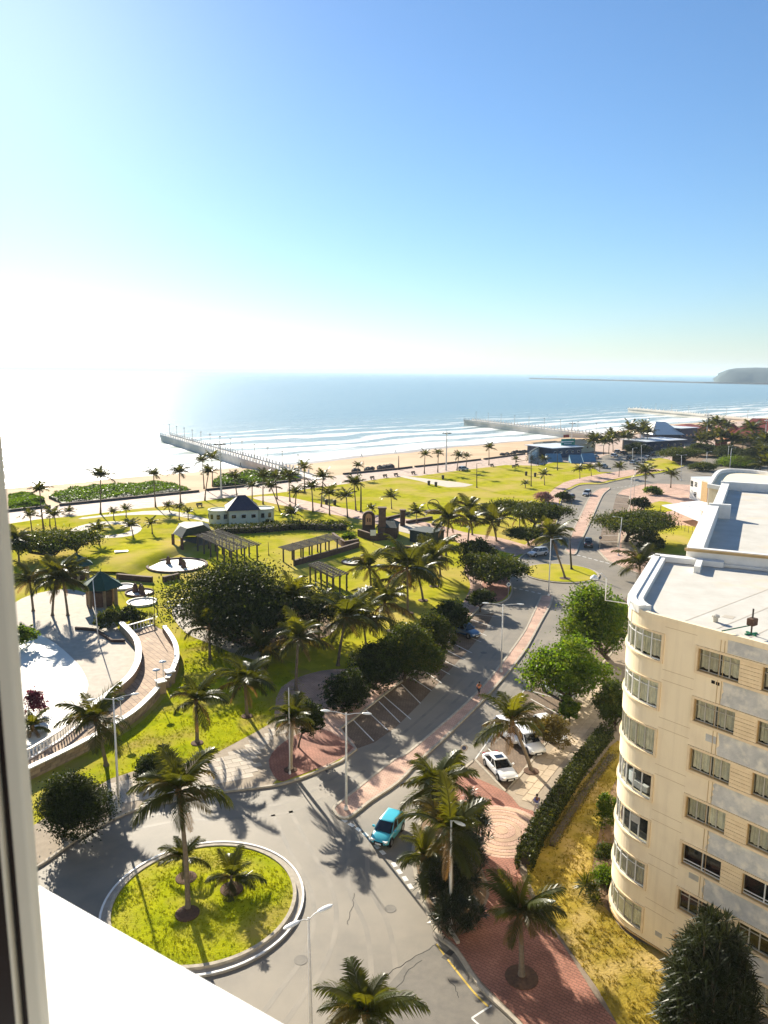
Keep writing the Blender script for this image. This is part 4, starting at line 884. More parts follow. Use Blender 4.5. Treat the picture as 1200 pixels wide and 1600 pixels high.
FARP = [  # row 1: behind the promenade edge
 (68, 826, 62, 766, 16), (157, 803, 157, 744, 18), (243, 792, 240, 742, 13), (282, 786, 280, 738, 15), (319, 764, 316, 720, 12), (320, 782, 326, 738, 13), (332, 760, 331, 716, 13), (371, 784, 366, 746, 12), (394, 787, 394, 760, 11), (411, 788, 411, 745, 14), (437, 799, 424, 762, 13), (433, 780, 430, 746, 13), (453, 784, 451, 744, 15), (461, 796, 463, 770, 14), (489, 800, 487, 762, 15), (476, 768, 475, 732, 12), (502, 792, 505, 746, 16), (515, 805, 514, 772, 16), (543, 809, 541, 776, 15), (556, 798, 553, 756, 15), (558, 748, 560, 728, 8)]
for i, (bx, by, cx, cy, fl) in enumerate(FARP):
    palm(bx, by, cx, cy, f'{ORD[i] if i<20 else "rightmost"} palm from the left along the lawn side of the promenade', fl, False, group='palms along the promenade')
ROW2 = [(663, 740, 664, 711, 9), (684, 738, 685, 709, 9), (714, 735, 717, 713, 9), (728, 732, 730, 713, 8), (764, 727, 764, 700, 10)]
for i, (bx, by, cx, cy, fl) in enumerate(ROW2): palm(bx, by, cx, cy, f'{ORD[i]} palm from the left in the row beside the beach lawn', fl, False, group='palms beside the beach lawn')
SHORTP = [(78, 822, 78, 803, 14, 'short palm at the left end of the loop path'), (155, 850, 152, 828, 15, 'small palm below the loop path on the left lawn'), (208, 838, 205, 822, 14, 'small palm at the right end of the loop path'), (178, 812, 177, 800, 9, 'small palm above the loop path'), (197, 808, 197, 796, 9, 'small palm above the right end of the loop path'), (238, 834, 237, 818, 11, 'little palm left of the dark canopy'), (265, 800, 263, 791, 9, 'left one of the little palm group by the promenade'), (280, 812, 280, 793, 9, 'middle one of the little palm group by the promenade'), (294, 812, 294, 800, 9, 'right one of the little palm group by the promenade'), (50, 830, 47, 806, 14, 'palm behind the umbrella tree near the window frame'), (108, 803, 108, 799, 9, 'stump-like small palm on the promenade edge'), (88, 828, 85, 805, 13, 'second palm behind the umbrella tree'),
 (612, 795, 611, 777, 13, 'lone short palm in the middle of the beach lawn'), (582, 803, 581, 795, 9, 'small palm left of the lone lawn palm'), (651, 818, 651, 802, 16, 'palm by the dark planter ring on the lawn'), (851, 758, 850, 742, 10, 'little palm on the right part of the beach lawn'), (821, 762, 821, 756, 7, 'tiny palm on the right part of the beach lawn'), (906, 748, 906, 734, 9, 'palm at the tip of the lawn by the bend'), (924, 744, 923, 732, 10, 'second palm at the tip of the lawn by the bend'), (937, 737, 937, 729, 8, 'third palm at the tip of the lawn by the bend'), (806, 728, 806, 718, 7, 'small palm left of the beach restaurant'), (805, 722, 829, 718, 7, 'leaning small palm left of the beach restaurant'), (850, 728, 850, 718, 8, 'small palm in front of the beach restaurant'), (967, 745, 968, 731, 11, 'palm on the island of the far bend'), (1008, 768, 1009, 738, 15, 'palm on the red brick corner of the far bend'), (1048, 762, 1049, 742, 14, 'palm between the far bend and the white house'),
 (458, 818, 455, 803, 14, 'bushy palm above the pavilion hedge'), (705, 815, 706, 803, 9, 'small palm near the ring sculpture')]
for bx, by, cx, cy, fl, lab in SHORTP: palm(bx, by, cx, cy, lab, fl, False, group='short lawn palms')
CLUST = [(930, 712, 928, 690, 10), (943, 710, 943, 692, 9), (951, 709, 952, 691, 9), (958, 706, 957, 684, 10), (973, 703, 975, 684, 9), (984, 698, 985, 672, 10), (990, 700, 983, 684, 9), (1000, 700, 1000, 675, 9), (1011, 702, 1012, 676, 10), (1005, 696, 1006, 668, 9),
         (1090, 706, 1096, 690, 13), (1105, 700, 1106, 668, 11), (1112, 708, 1110, 685, 12), (1120, 705, 1120, 664, 11), (1126, 712, 1126, 683, 12), (1136, 700, 1136, 668, 10), (1143, 714, 1146, 690, 13), (1160, 712, 1161, 692, 12), (1172, 712, 1175, 672, 12), (1182, 716, 1181, 690, 13), (1188, 735, 1190, 708, 17), (1195, 728, 1198, 690, 14), (1200, 752, 1200, 728, 16)]
for i, (bx, by, cx, cy, fl) in enumerate(CLUST):
    lab = f'{ORD[i]} palm from the left in the clump behind the beach car park' if i < 10 else f'{ORD[i-10]} palm from the left in the grove before the red roofs'
    palm(bx, by, cx, cy, lab, fl*1.35, False, group='distant palm clumps', lite=1)
# ---- trees
tree(362, 1000, 388, 930, 256, 132, 'dark', 'huge dark fig tree with a wide domed crown in the middle of the park', 'fig_tree', leaf=.34, dens=.9)
for a in [
 (548, 1112, 543, 1076, 72, 80, 'dark', 'dark round tree at the near end of the parking row'),
 (586, 1075, 588, 1034, 88, 86, 'dark', 'second dark round tree of the parking row'),
 (631, 1062, 640, 1008, 112, 90, 'round', 'broad round tree with a forked trunk midway along the parking row'),
 (674, 1028, 676, 984, 78, 74, 'round', 'round tree behind the forked tree of the parking row'),
 (700, 988, 707, 958, 66, 54, 'dark', 'small dark tree above the parked blue car'),
 (750, 955, 752, 932, 48, 34, 'dark', 'clipped round tree near the far roundabout nose'),
 (764, 914, 771, 884, 116, 66, 'umbrella', 'light green spreading tree left of the far roundabout'),
 (746, 888, 745, 858, 62, 42, 'dark', 'dark dome tree behind the light green spreading tree'),
 (466, 1168, 484, 1116, 50, 62, 'dark', 'small tree tangled with the pale trunked palm'),
 (98, 1308, 112, 1248, 134, 104, 'dark', 'dense dark tree beside the window frame above the near kerb'),
 (236, 1216, 240, 1196, 70, 44, 'dark', 'low dark bush behind the tall roundabout palm crown'),
 (72, 872, 82, 842, 128, 52, 'umbrella', 'dark umbrella tree on the left lawn near the window frame'),
 (120, 868, 120, 840, 60, 40, 'umbrella', 'right half companion of the dark umbrella tree on the left'),
 (778, 822, 790, 790, 78, 34, 'umbrella', 'left one of the dark umbrella trees beyond the diagonal path'),
 (832, 832, 846, 797, 96, 40, 'umbrella', 'right one of the dark umbrella trees beyond the diagonal path'),
 (826, 852, 822, 832, 62, 26, 'umbrella', 'small flat dark tree beside the big far roundabout palm'),
 (978, 846, 992, 812, 122, 48, 'umbrella', 'flat crowned umbrella tree with branching trunk beside the far parking bays'),
 (1003, 796, 1003, 784, 34, 20, 'dark', 'small round dark tree behind the flat crowned umbrella tree'),
 (889, 1096, 886, 1042, 138, 128, 'broad', 'bright green leafy tree over the parked white car'),
 (950, 1030, 932, 966, 136, 140, 'broad', 'largest bright green tree next to the rounded block corner'),
 (890, 1128, 888, 1106, 44, 46, 'broad', 'small leafy tree at the foot of the bright green tree'),
 (962, 1142, 960, 1094, 66, 84, 'round', 'green tree squeezed between the slab walk and the rounded block'),
 (1070, 722, 1065, 706, 66, 26, 'umbrella', 'dark spreading tree over the small far kiosk'),
 (888, 782, 880, 774, 30, 14, 'dark', 'dark shrub tree beside the far left carriageway'),
]: tree(*a, leaf=(.36 if a[6] == 'broad' else None), dens=1.5 if a[6] in ('dark', 'round') else 1.0)
for a, mm, nm, cat in [((866, 1170, 862, 1138, 66, 58, 'round', 'dry brownish bush hiding a parked white car'), 'leaf_dry', 'dry_bush', 'bush'),
 ((850, 784, 850, 776, 34, 18, 'round', 'pale pink flowering bush beside the far road'), 'leaf_pink', 'flowering_bush', 'bush'),
 ((54, 1118, 54, 1095, 38, 50, 'round', 'purple flowering bush against the white plaza by the window frame'), 'leaf_purple', 'flowering_bush', 'bush'),
 ((34, 1012, 36, 992, 44, 44, 'round', 'green bush at the plaza edge touching the window frame'), 'leaf_bright', 'bush', 'bush'),
 ((948, 1290, 948, 1262, 40, 60, 'round', 'yellow green shrub against the rounded block wall'), 'leaf_bright', 'shrub', 'bush'),
 ((950, 1345, 948, 1332, 34, 30, 'round', 'small shrub halfway down the rounded wall bed'), 'leaf_mid', 'shrub', 'bush'),
 ((940, 1378, 941, 1370, 44, 28, 'round', 'clipped green shrub behind the pale rosette plant'), 'leaf_bright', 'shrub', 'bush'),
 ((1010, 772, 1020, 771, 34, 14, 'round', 'low green shrub on the terrace before the white house'), 'leaf_bright', 'shrub', 'bush'),
 ((1035, 858, 1012, 846, 52, 32, 'round', 'green bushes behind the parapet of the rounded block'), 'leaf_mid', 'shrub', 'bush'),
 ((545, 845, 545, 838, 26, 14, 'round', 'clipped bright bush beside the stone terrace'), 'leaf_bright', 'shrub', 'bush'),
 ((420, 822, 420, 815, 18, 12, 'dark', 'dark bush at the right end of the white pavilion'), 'leaf_dark', 'shrub', 'bush'),
 ((170, 980, 168, 965, 48, 34, 'round', 'planting of low mixed shrubs below the green roofed kiosk'), 'leaf_mid', 'shrub', 'bush'),
 ((200, 975, 203, 962, 52, 32, 'round', 'dark shrubs between the kiosk and the ramp top'), 'leaf_dark', 'shrub', 'bush'),
 ((1100, 735, 1098, 728, 44, 14, 'round', 'low hedge mass beside the far right road'), 'leaf_mid', 'shrub', 'bush'),
 ((1165, 728, 1160, 722, 60, 16, 'round', 'long low hedge before the far palm grove'), 'leaf_mid', 'shrub', 'bush'),
 ((1110, 712, 1106, 702, 50, 20, 'dark', 'dark thicket under the palm grove before the red roofs'), 'leaf_dark', 'shrub', 'bush'),
 ((1140, 716, 1140, 706, 60, 22, 'dark', 'second dark thicket under the palm grove'), 'leaf_dark', 'shrub', 'bush'),
 ((995, 708, 995, 703, 46, 18, 'dark', 'dark shrubs behind the beach car park'), 'leaf_dark', 'shrub', 'bush'),
 ((1178, 722, 1178, 708, 50, 24, 'dark', 'dark thicket at the right end of the palm grove'), 'leaf_dark', 'shrub', 'bush'),
 ((1090, 712, 1088, 700, 34, 22, 'round', 'green thicket at the left end of the palm grove'), 'leaf_mid', 'shrub', 'bush'),
 ((1150, 728, 1150, 721, 70, 14, 'round', 'sunlit low planting in front of the palm grove'), 'leaf_bright', 'shrub', 'bush'),
]: tree(*a, name=nm, mats=mm, cat=cat, trunk=False)
# ---- spiky plants
def rosette(mb, c, L, n_, rnd, lo=-10, w_=.045, mi=0):
    for k in range(n_):
        a = 2.399*k+rnd.uniform(-.3, .3); t = k/n_; e_ = R(85-(85-lo)*t+rnd.uniform(-8, 8)); l_ = L*rnd.uniform(.8, 1.1)
        d = Vector((math.cos(a)*math.cos(e_), math.sin(a)*math.cos(e_), math.sin(e_))); sd_ = Vector((-math.sin(a), math.cos(a), 0))*w_*L*1.2
        mid = c+d*l_*.55; tip = c+d*l_+Vector((0, 0, -.22*l_*math.cos(e_)))
        mb.add([c, mid+sd_, tip, mid-sd_], [(0, 1, 2, 3)], mi)
def spiky(px, label, n_, rx, ry, h, L, seed, name='spiky_bush', m_='leaf_spiky', dome=True, blades=22, z0=.12):
    B = G(*px, z0); rnd = random.Random(seed); T = thing(name, label, 'bush', B)
    mb = MB(); st = MB()
    for k in range(n_):
        a = rnd.uniform(0, 2*PI); q = math.sqrt(rnd.random()); x, y = q*rx*math.cos(a), q*ry*math.sin(a)
        z = h*(rnd.uniform(.35, 1)**.7)*math.sqrt(max(.05, 1-q*q*.9)) if dome else rnd.uniform(.1, h)
        rosette(mb, Vector((x, y, z)), L*rnd.uniform(.75, 1.15), blades, rnd)
        if k % 3 == 0: st.tube([(x*.5, y*.5, 0), (x, y, z)], [.05, .03], 5)
    obj('foliage', mb.mesh('foliage', m_), T); obj('stem', st.mesh('stem', 'bark'), T); return T
B = G(1095, 1655, .12)
spiky((1100, 1660), 'tall dark screw pine mass in front of the apartment block at lower right', 400, 2.3, 2.2, 8.9, .9, 4, 'screw_pine', blades=20)
spiky((700, 1400), 'dense spiky planter bush under the central clump palm', 120, 2.0, 1.7, 3.4, .75, 5)
spiky((716, 1450), 'lowest spiky bush at the pointed end of the planter', 90, 1.7, 1.3, 2.6, .7, 6)
spiky((722, 1375), 'dark spiky bush on the brick forecourt side of the planter', 110, 1.5, 1.8, 4.6, .75, 7)
spiky((680, 1360), 'lighter leafy spiky bush on the road side of the planter', 55, 1.2, 1.7, 1.6, .6, 8, m_='leaf_mid')
spiky((680, 1285), 'spiky bush at the top of the planter beside the turquoise car', 40, 1.4, 1.3, 2.8, .8, 9)
spiky((735, 1330), 'tall spiky bush behind the central clump palm', 90, 1.4, 1.4, 5.0, .8, 10)
spiky((922, 1395), 'pale rosette plant beside the curved building wall', 3, .5, .4, .5, 1.15, 11, 'agave', 'palm_leaf', False, 44)
spiky((930, 1412), 'small rosette plant below the pale rosette plant', 2, .3, .3, .3, .7, 12, 'agave', 'palm_leaf', False, 36)
spiky((232, 975), 'fan leaved plants beside the balustrade gate', 8, 1.6, 1.2, 1.0, 1.1, 13, 'fan_plant', 'palm_leaf', False, 26)
spiky((265, 1440-60), 'x', 1, .1, .1, .1, .1, 1) if False else None
# ---- clipped hedge beside the slab walk
def hedge(px, wd, h, label, m_='leaf_mid', leaf=.16, dens=230, seed=2, name='hedge', z0=.12):
    P = resamp(catmull(GP(px, z0), 4), 60); rng = np.random.default_rng(seed); B = P[0]; T = thing(name, label, 'hedge', B)
    L = sum((b_-a).length for a, b_ in zip(P, P[1:])); n_ = int(L*(wd+2*h)*dens); t = rng.uniform(0, len(P)-1.001, n_); i = t.astype(int); f = t-i
    A = np.array([tuple(p) for p in P]); base = A[i]*(1-f)[:, None]+A[i+1]*f[:, None]; d = A[i+1]-A[i]; d /= np.linalg.norm(d, axis=1)[:, None]; nn = np.stack([-d[:, 1], d[:, 0], 0*d[:, 0]], 1)
    s = rng.uniform(0, 1, n_)*(wd+2*h); off = np.where(s < h, -wd/2, np.where(s < h+wd, s-h-wd/2, wd/2)); zz = np.where(s < h, s, np.where(s < h+wd, h, wd+2*h-s))
    wob = 1+.13*np.sin(t*3.1)+.1*np.sin(t*7.3+1)
    p = base+nn*(off*wob)[:, None]; p[:, 2] += zz*wob; p += rng.normal(size=p.shape)*.07; p -= np.array(tuple(B)); V, F = leaves(p, leaf, rng, .3)
    obj('foliage', fast_mesh('foliage', V, F, [m_, 'leaf_olive' if m_ != 'leaf_purple' else m_], (rng.random(len(F)) < .28).astype(int)), T)
    mb = MB(); q = [v-B for v in P]; mb.strip(q[2:-2], wd*.55, 0, h*.75); obj('twigs', mb.mesh('twigs', 'bark'), T); return T
hedge([(948, 1152), (925, 1180), (895, 1222), (870, 1262), (845, 1302), (826, 1338), (818, 1362)], 1.1, 1.25, 'long clipped hedge between the slab walk and the dry lawn', 'leaf_dark', .2, 200)
hedge([(958, 1180), (935, 1212), (905, 1254), (880, 1294), (858, 1330)], .8, .55, 'low dry brownish planting along the garden side of the hedge', 'leaf_dry', .16, 60, 5, 'low_planting')
hedge([(330, 835), (360, 833), (420, 830), (470, 826), (520, 828), (545, 826)], 3.5, 1.6, 'dark hedge bank behind the pergola lawn', 'leaf_dark', .4, 20, 6)
hedge([(300, 868), (262, 874), (225, 884), (205, 892)], .0+1, .5, 'low shadowed bank edge left of the canopy', 'leaf_dark', .3, 20, 7) if False else None
# ---- dune scrub
def scrub(px, label, h, seed, z=-.6):
    P = GP(px, z); c = sum(P, Vector())/len(P); rng = np.random.default_rng(seed); poly = [(p.x, p.y) for p in P]
    x0, x1 = min(p.x for p in P), max(p.x for p in P); y0, y1 = min(p.y for p in P), max(p.y for p in P); pts = []
    while len(pts) < 11000:
        x, y = rng.uniform(x0, x1), rng.uniform(y0, y1)
        if inside((x, y), poly): pts.append((x, y))
    pts = np.array(pts); hz = h*(.45+.3*np.sin(pts[:, 0]*.35+seed)*np.sin(pts[:, 1]*.29)+.25*rng.random(len(pts)))
    dm = np.array([min(math.hypot(x-p[0], y-p[1]) for p in poly) for x, y in pts]); hz *= np.clip(dm/4, .25, 1)
    p = np.stack([pts[:, 0]-c.x, pts[:, 1]-c.y, hz], 1); V, F = leaves(p, .62, rng, .9)
    o = obj('dune_scrub', fast_mesh('dune_scrub', V, F, ['leaf_bright']), None, (c.x, c.y, z)); tag(o, label, 'dune plants', None, 'stuff')
    obj('scrub_floor', MB().prism([(x-c.x, y-c.y) for x, y in poly], -.6, h*.22).mesh('scrub_floor', 'leaf_mid'), o)
scrub([(14, 799), (14, 777), (40, 774), (62, 777), (72, 790), (40, 796)], 'green dune scrub at the left end of the beach', 1.8, 1)
scrub([(76, 776), (95, 770), (130, 763), (160, 761), (220, 757), (265, 757), (298, 766), (290, 769), (220, 776), (150, 783), (97, 788)], 'long green dune scrub behind the promenade wall', 2.0, 2)
scrub([(332, 762), (335, 750), (365, 744), (400, 740), (440, 740), (478, 748), (440, 753), (380, 758)], 'green dune scrub next to the near pier', 2.0, 3)
# ---- grass tufts (uncountable) and tree pits
def grass(name, px, z, label, m_, dens, h, seed, poly=None, zf=None):
    P = poly or catmull(GP(px), 3, True); pl = [(p.x, p.y) for p in P]; rng = np.random.default_rng(seed)
    x0, x1 = min(p[0] for p in pl), max(p[0] for p in pl); y0, y1 = min(p[1] for p in pl), max(p[1] for p in pl); N = int((x1-x0)*(y1-y0)*dens)
    q = np.stack([rng.uniform(x0, x1, N), rng.uniform(y0, y1, N)], 1); q = np.array([p for p in q if inside(p, pl)])
    cl = np.sin(q[:, 0]*1.9+seed)*np.sin(q[:, 1]*1.6)+np.sin(q[:, 0]*.7-q[:, 1]*.9); q = q[rng.random(len(q)) < np.clip(.65+.35*cl, .15, 1)]
    n_ = len(q); B = 5; a = rng.uniform(0, 2*PI, (n_, B)); ln = h*rng.uniform(.6, 1.4, (n_, B)); tl_ = rng.uniform(.3, 1.1, (n_, B))
    zz = np.full(n_, z) if zf is None else zf(q); bx = q[:, None, 0]+rng.normal(size=(n_, B))*.05; by = q[:, None, 1]+rng.normal(size=(n_, B))*.05
    w_ = .02+.012*rng.random((n_, B)); ca, sa = np.cos(a), np.sin(a); Z = np.repeat(zz[:, None], B, 1)
    V = np.stack([np.stack([bx-sa*w_, by+ca*w_, Z], -1), np.stack([bx+sa*w_, by-ca*w_, Z], -1), np.stack([bx+ca*ln*np.sin(tl_), by+sa*ln*np.sin(tl_), Z+ln*np.cos(tl_)], -1)], 2).reshape(-1, 3)
    o = obj(name, fast_mesh(name, V, np.arange(len(V)).reshape(-1, 3), [m_])); tag(o, label, 'grass', None, 'stuff')
leafmat('grass_green', (.34, .335, .012), (.18, .21, .006), .35, .9, .5, (1.4, 1.3, .4), spec=.0); leafmat('grass_gold', (.37, .285, .045), (.20, .165, .02), .3, .9, .8, (1.3, 1.1, .6), spec=.0)
grass('dry_grass', [(965, 1160), (930, 1200), (885, 1250), (845, 1310), (822, 1350), (840, 1410), (885, 1480), (935, 1550), (990, 1640), (1100, 1720), (1120, 1640), (1060, 1510), (990, 1470), (960, 1440), (945, 1395), (955, 1330), (965, 1270), (985, 1200)], .17, 'golden dry grass tufts covering the garden strip', 'grass_gold', 26, .15, 1)
grass('roundabout_grass', None, .2, 'short green grass on the near roundabout', 'grass_green', 34, .10, 2, disc(RC1, 6.0), lambda q: .21+.35*(1-((q[:, 0]-RC1.x)**2+(q[:, 1]-RC1.y)**2)/6.08**2))
grass('near_grass', [(150, 1225), (207, 1206), (270, 1198), (330, 1181), (400, 1144), (440, 1120), (480, 1085), (440, 1030), (380, 1010), (330, 990), (290, 975), (288, 1040), (262, 1085), (220, 1130), (165, 1165)], .13, 'short green grass of the near lawn', 'grass_green', 14, .12, 3)
for i, (x, y, r_, par) in enumerate([(291, 1374, .75, RB), (362, 1392, .8, RB), (293, 1430, .8, RB)]):
    c = G(x, y, .4); zc = .235+.35*(1-((c.x-RC1.x)**2+(c.y-RC1.y)**2)/6.08**2); mb = MB(); mb.lathe([(r_, -.1), (r_, .03), (r_*.8, .06), (.05, .07)], 20, (c.x, c.y, zc)); mb.build('mulch_ring', 'mulch', par)
for x, y, r_, par in [(815, 1527, 1.0, RPAV), (454, 1203, .6, PARK), (637, 958, .9, PARK), (661, 938, .8, PARK), (678, 916, .8, PARK), (612, 986, .8, PARK), (883, 904, 1.0, RB2), (308, 1161, .6, PARK), (386, 1119, .6, PARK), (830, 1205, .7, RPAV)]:
    c = G(x, y, .15); mb = MB(); mb.lathe([(r_, -.02), (r_, .05), (r_*.75, .075), (.05, .08)], 18, tuple(c)); mb.build('tree_pit', 'mulch', par)
# ================================================================== PARK STRUCTURES
# sea wall: separate runs
runs = [[(-60, 808), (15, 800), (79, 793)], [(93, 791), (220, 778), (311, 769)], [(323, 767), (420, 757), (470, 751)], [(536, 742), (620, 734), (644, 731)], [(648, 730.5), (700, 725), (751, 719)], [(756, 718.5), (820, 710)]]
for i, r_ in enumerate(runs):
    P = resamp(GP(r_), 10); T = thing('sea_wall', f'{ORD[i]} run from the left of the low dark sea wall along the promenade', 'wall', P[0], 0, 'runs of the sea wall')
    MB().strip(P, .45, -.4, .62).build('wall', 'rock', T); MB().strip(P, .55, .62, .70).build('coping', 'stone_dark', T)
# curved ramp with walls and balustrade
RPO = catmull(GP([(20, 1232), (50, 1217), (105, 1190), (160, 1160), (207, 1130), (232, 1107), (247, 1090)]), 4)
RPO2 = catmull(GP([(262, 1076), (272, 1058), (277, 1040), (273, 1017), (257, 992)]), 4)
RPI = catmull(GP([(133, 1130), (165, 1106), (200, 1077), (214, 1055), (217, 1038), (213, 1013), (190, 987)]), 4)
RPI0 = GP([(20, 1205), (50, 1191), (95, 1163), (133, 1131)])
RAMP = thing('curved_ramp', 'curved walled ramp of tan pavers sweeping up from the left plaza', 'ramp', G(150, 1150))
deck = catmull(GP([(20, 1232), (50, 1217), (105, 1190), (160, 1160), (207, 1130), (247, 1090), (272, 1058), (277, 1040), (273, 1017), (257, 990)]), 4)+catmull(GP([(238, 980), (200, 992)]), 1)+catmull(GP([(200, 1000), (213, 1013), (217, 1038), (214, 1055), (200, 1077), (165, 1106), (133, 1130), (95, 1163), (50, 1191), (20, 1205)]), 4)
brickmat('ramp_paver', (.42, .29, .19), (.36, .245, .16), (.23, .15, .10), 1.3, .65, .9, .05)
MB().prism(deck, -.04, .42).build('deck', 'ramp_paver', RAMP)
def stonewall(P, z0, z1, wd, nm='wall'):
    MB().strip(P, wd, z0, z1).build('wall', 'slab_joint', RAMP)
    mb = MB(); MB().strip(P, wd+.16, z1, z1+.12).build('coping', 'white_paint', RAMP)
    Q_ = resamp(P, max(3, int(sum((b_-a).length for a, b_ in zip(P, P[1:]))/.95))); h = (z1-z0-.05)/3; rnd = random.Random(4)
    for r_ in range(3):
        for i in range(len(Q_)-1):
            a, b_ = Q_[i], Q_[i+1]
            if r_ % 2: a, b_ = a.lerp(b_, .5), (b_.lerp(Q_[i+2], .5) if i+2 < len(Q_) else b_)
            d = (b_-a); c = (a+b_)/2
            mb = MB().box((0, 0, 0), (d.length-.04, wd+.07+rnd.uniform(0, .03), h-.04))
            obj('stone_block', mb.mesh('stone_block', 'stone_wall'), RAMP, (c.x-RAMP.location.x, c.y-RAMP.location.y, z0+.03+h*(r_+.5)), (0, 0, math.atan2(d.y, d.x)))
stonewall(RPO, 0, 1.15, .42); stonewall(RPO2, 0, 1.25, .42)
MB().strip(RPI, .5, -.02, 1.3).build('inner_wall', 'stone_wall', RAMP); MB().strip(RPI, .72, 1.3, 1.44).build('coping', 'white_paint', RAMP)
for c in (G(252, 1084), G(266, 1068)):
    MB().box((c.x, c.y, .75), (.9, .9, 1.5), .6).build('pillar', 'stone_wall', RAMP); MB().box((c.x, c.y, 1.56), (1.1, 1.1, .12), .6).build('pillar_cap', 'white_paint', RAMP)
def balustrade(P, par, sp=.42, h=.95, zb=.42):
    MB().strip(P, .22, zb+h, zb+h+.12).build('handrail', 'white_paint', par); MB().strip(P, .24, zb, zb+.12).build('base_rail', 'white_paint', par)
    L = sum((b_-a).length for a, b_ in zip(P, P[1:])); me = MB().lathe([(.07, 0), (.05, .08), (.095, .28), (.05, .6), (.07, h-.12)], 6).mesh('baluster', 'white_paint', (0, 0, 0), True)
    for p in resamp(P, max(3, int(L/sp))): obj('baluster', me, par, (p.x-par.location.x, p.y-par.location.y, zb+.12))
balustrade(RPI0, RAMP); balustrade(GP([(200, 993), (240, 981)]), RAMP)
balustrade(GP([(262, 952), (300, 944)]), RAMP, zb=.15)
# left plaza and white dish
overlay('left_plaza', [(-40, 1000), (20, 945), (60, 928), (110, 922), (150, 935), (170, 955), (185, 985), (208, 1012), (212, 1038), (196, 1076), (133, 1128), (95, 1160), (50, 1188), (-60, 1230)], .155, 'slab_pale', 3)
mat('dish_white', (.76, .71, .61), (.70, .65, .55), .6, .6)
dc = GP([(-60, 1000), (30, 985), (75, 1000), (115, 1032), (135, 1062), (136, 1082), (118, 1115), (90, 1146), (40, 1180), (-60, 1200)])
tag(MB().prism(catmull(dc, 4, True), .1, .19).build('white_dish', 'dish_white'), kind='structure')
P = catmull(GP([(178, 950), (210, 972), (238, 985)]), 3)
T = thing('shrub_border', 'low dark edging wall round the shrub bed by the kiosk', 'wall', P[0]); MB().strip(GP([(118, 985), (150, 988), (175, 1005), (195, 1005)]), .3, .1, .55).build('wall', 'stone_dark', T)
# grassy bank whose near slope lies in its own shade
def bank(px, w_near, w_far, h, z=.12):
    P = resamp(catmull(GP(px, z), 4), 26); V = []; N = len(P)
    for i, p in enumerate(P):
        d = (P[min(i+1, N-1)]-P[max(i-1, 0)]).normalized(); q = Vector((-d.y, d.x, 0)); q = q if q.y > 0 else -q; hh = h*math.sin(PI*min(1, .08+i/(N-1)*.9))**.6
        for o_, k in ((-w_near, -.05), (-w_near*.55, .45), (-.3, .97), (1.2, 1.0), (w_far*.5, .5), (w_far, -.05)): V.append(tuple(p+q*o_+Vector((0, 0, hh*k-(.05 if k < 0 else 0)))))
    return MB().add(V, [(i*6+k, (i+1)*6+k, (i+1)*6+k+1, i*6+k+1) for i in range(N-1) for k in range(5)])
struct('grass_bank', bank([(190, 898), (228, 880), (262, 866), (292, 856), (312, 852)], 2.6, 16, 1.1), 'lawn', True)
# white pavilion with hipped roof
def prism_house(name, label, px_front, depth, h, rh, wallm, roofm, hip=.35, over=.4, cat='house', wins=2, z0=.12, doors=0):
    A = G(*px_front[0], z0); B = G(*px_front[1], z0); d = (B-A); L = d.length; d.normalize(); nb = Vector((-d.y, d.x, 0))
    if nb.y < 0: nb = -nb
    T = thing(name, label, cat, A)
    F_ = [A, B, B+nb*depth, A+nb*depth]; MB().prism(F_, z0-.1, z0+h).build('wall', wallm, T)
    o = over; q = [A-d*o-nb*o, B+d*o-nb*o, B+d*o+nb*(depth+o), A-d*o+nb*(depth+o)]
    if rh > 0:
        r0 = (A+nb*depth/2)+d*L*hip; r1 = (B+nb*depth/2)-d*L*hip; vs = [(p.x, p.y, z0+h+.003) for p in q]+[(r0.x, r0.y, z0+h+rh), (r1.x, r1.y, z0+h+rh)]
        MB().add(vs, [(0, 1, 5, 4), (2, 3, 4, 5), (1, 2, 5), (3, 0, 4), (3, 2, 1, 0)]).build('roof', roofm, T)
        mb = MB(); [mb.tube([vs[i], vs[j]], .07, 5) for i, j in ((0, 4), (1, 5), (2, 5), (3, 4), (4, 5))]; mb.build('ridge', roofm, T)
    else:
        MB().prism(q, z0+h, z0+h+.25, bottom=True).build('roof', roofm, T)
    for i in range(wins):
        c = A+d*L*(i+.5)/wins; mb = MB(); mb.bar(c-d*.6-nb*.03+Vector((0, 0, h*.55)), c+d*.6-nb*.03+Vector((0, 0, h*.55)), .1, 1.0); w_ = mb.build('window', 'frame_white', T)
        mb = MB(); mb.bar(c-d*.52-nb*.06+Vector((0, 0, h*.55)), c+d*.52-nb*.06+Vector((0, 0, h*.55)), .08, .84); mb.build('pane', 'car_glass', w_)
    return T, A, d, nb, L
mat('pavilion_wall', (.62, .63, .50), (.54, .55, .43), .6, .8)
PV, A, d, nb, L = prism_house('pavilion', 'white park pavilion with a navy hipped roof and two round end wings', [(358, 819), (404, 817)], 8, 3.2, 3.0, 'pavilion_wall', 'roof_navy', .38, .5, wins=3)
for e_, nm in ((A-d*2.0+nb*3.2, 0), (A+d*(L+1.5)+nb*3.0, 1)):
    mb = MB(); mb.lathe([(2.6, -.1), (2.6, 2.9), (2.75, 2.9), (2.75, 3.2), (2.4, 3.2), (2.4, 3.0)], 28, (e_.x, e_.y, .12)); mb.build('round_wing', 'pavilion_wall', PV)
    for k in range(4):
        a = R(200+k*38); c = Vector((e_.x+2.62*math.cos(a), e_.y+2.62*math.sin(a), 1.8)); t_ = Vector((-math.sin(a), math.cos(a), 0)); mb = MB(); mb.bar(c-t_*.4, c+t_*.4, .08, 1.1); mb.build('window', 'car_glass', PV)
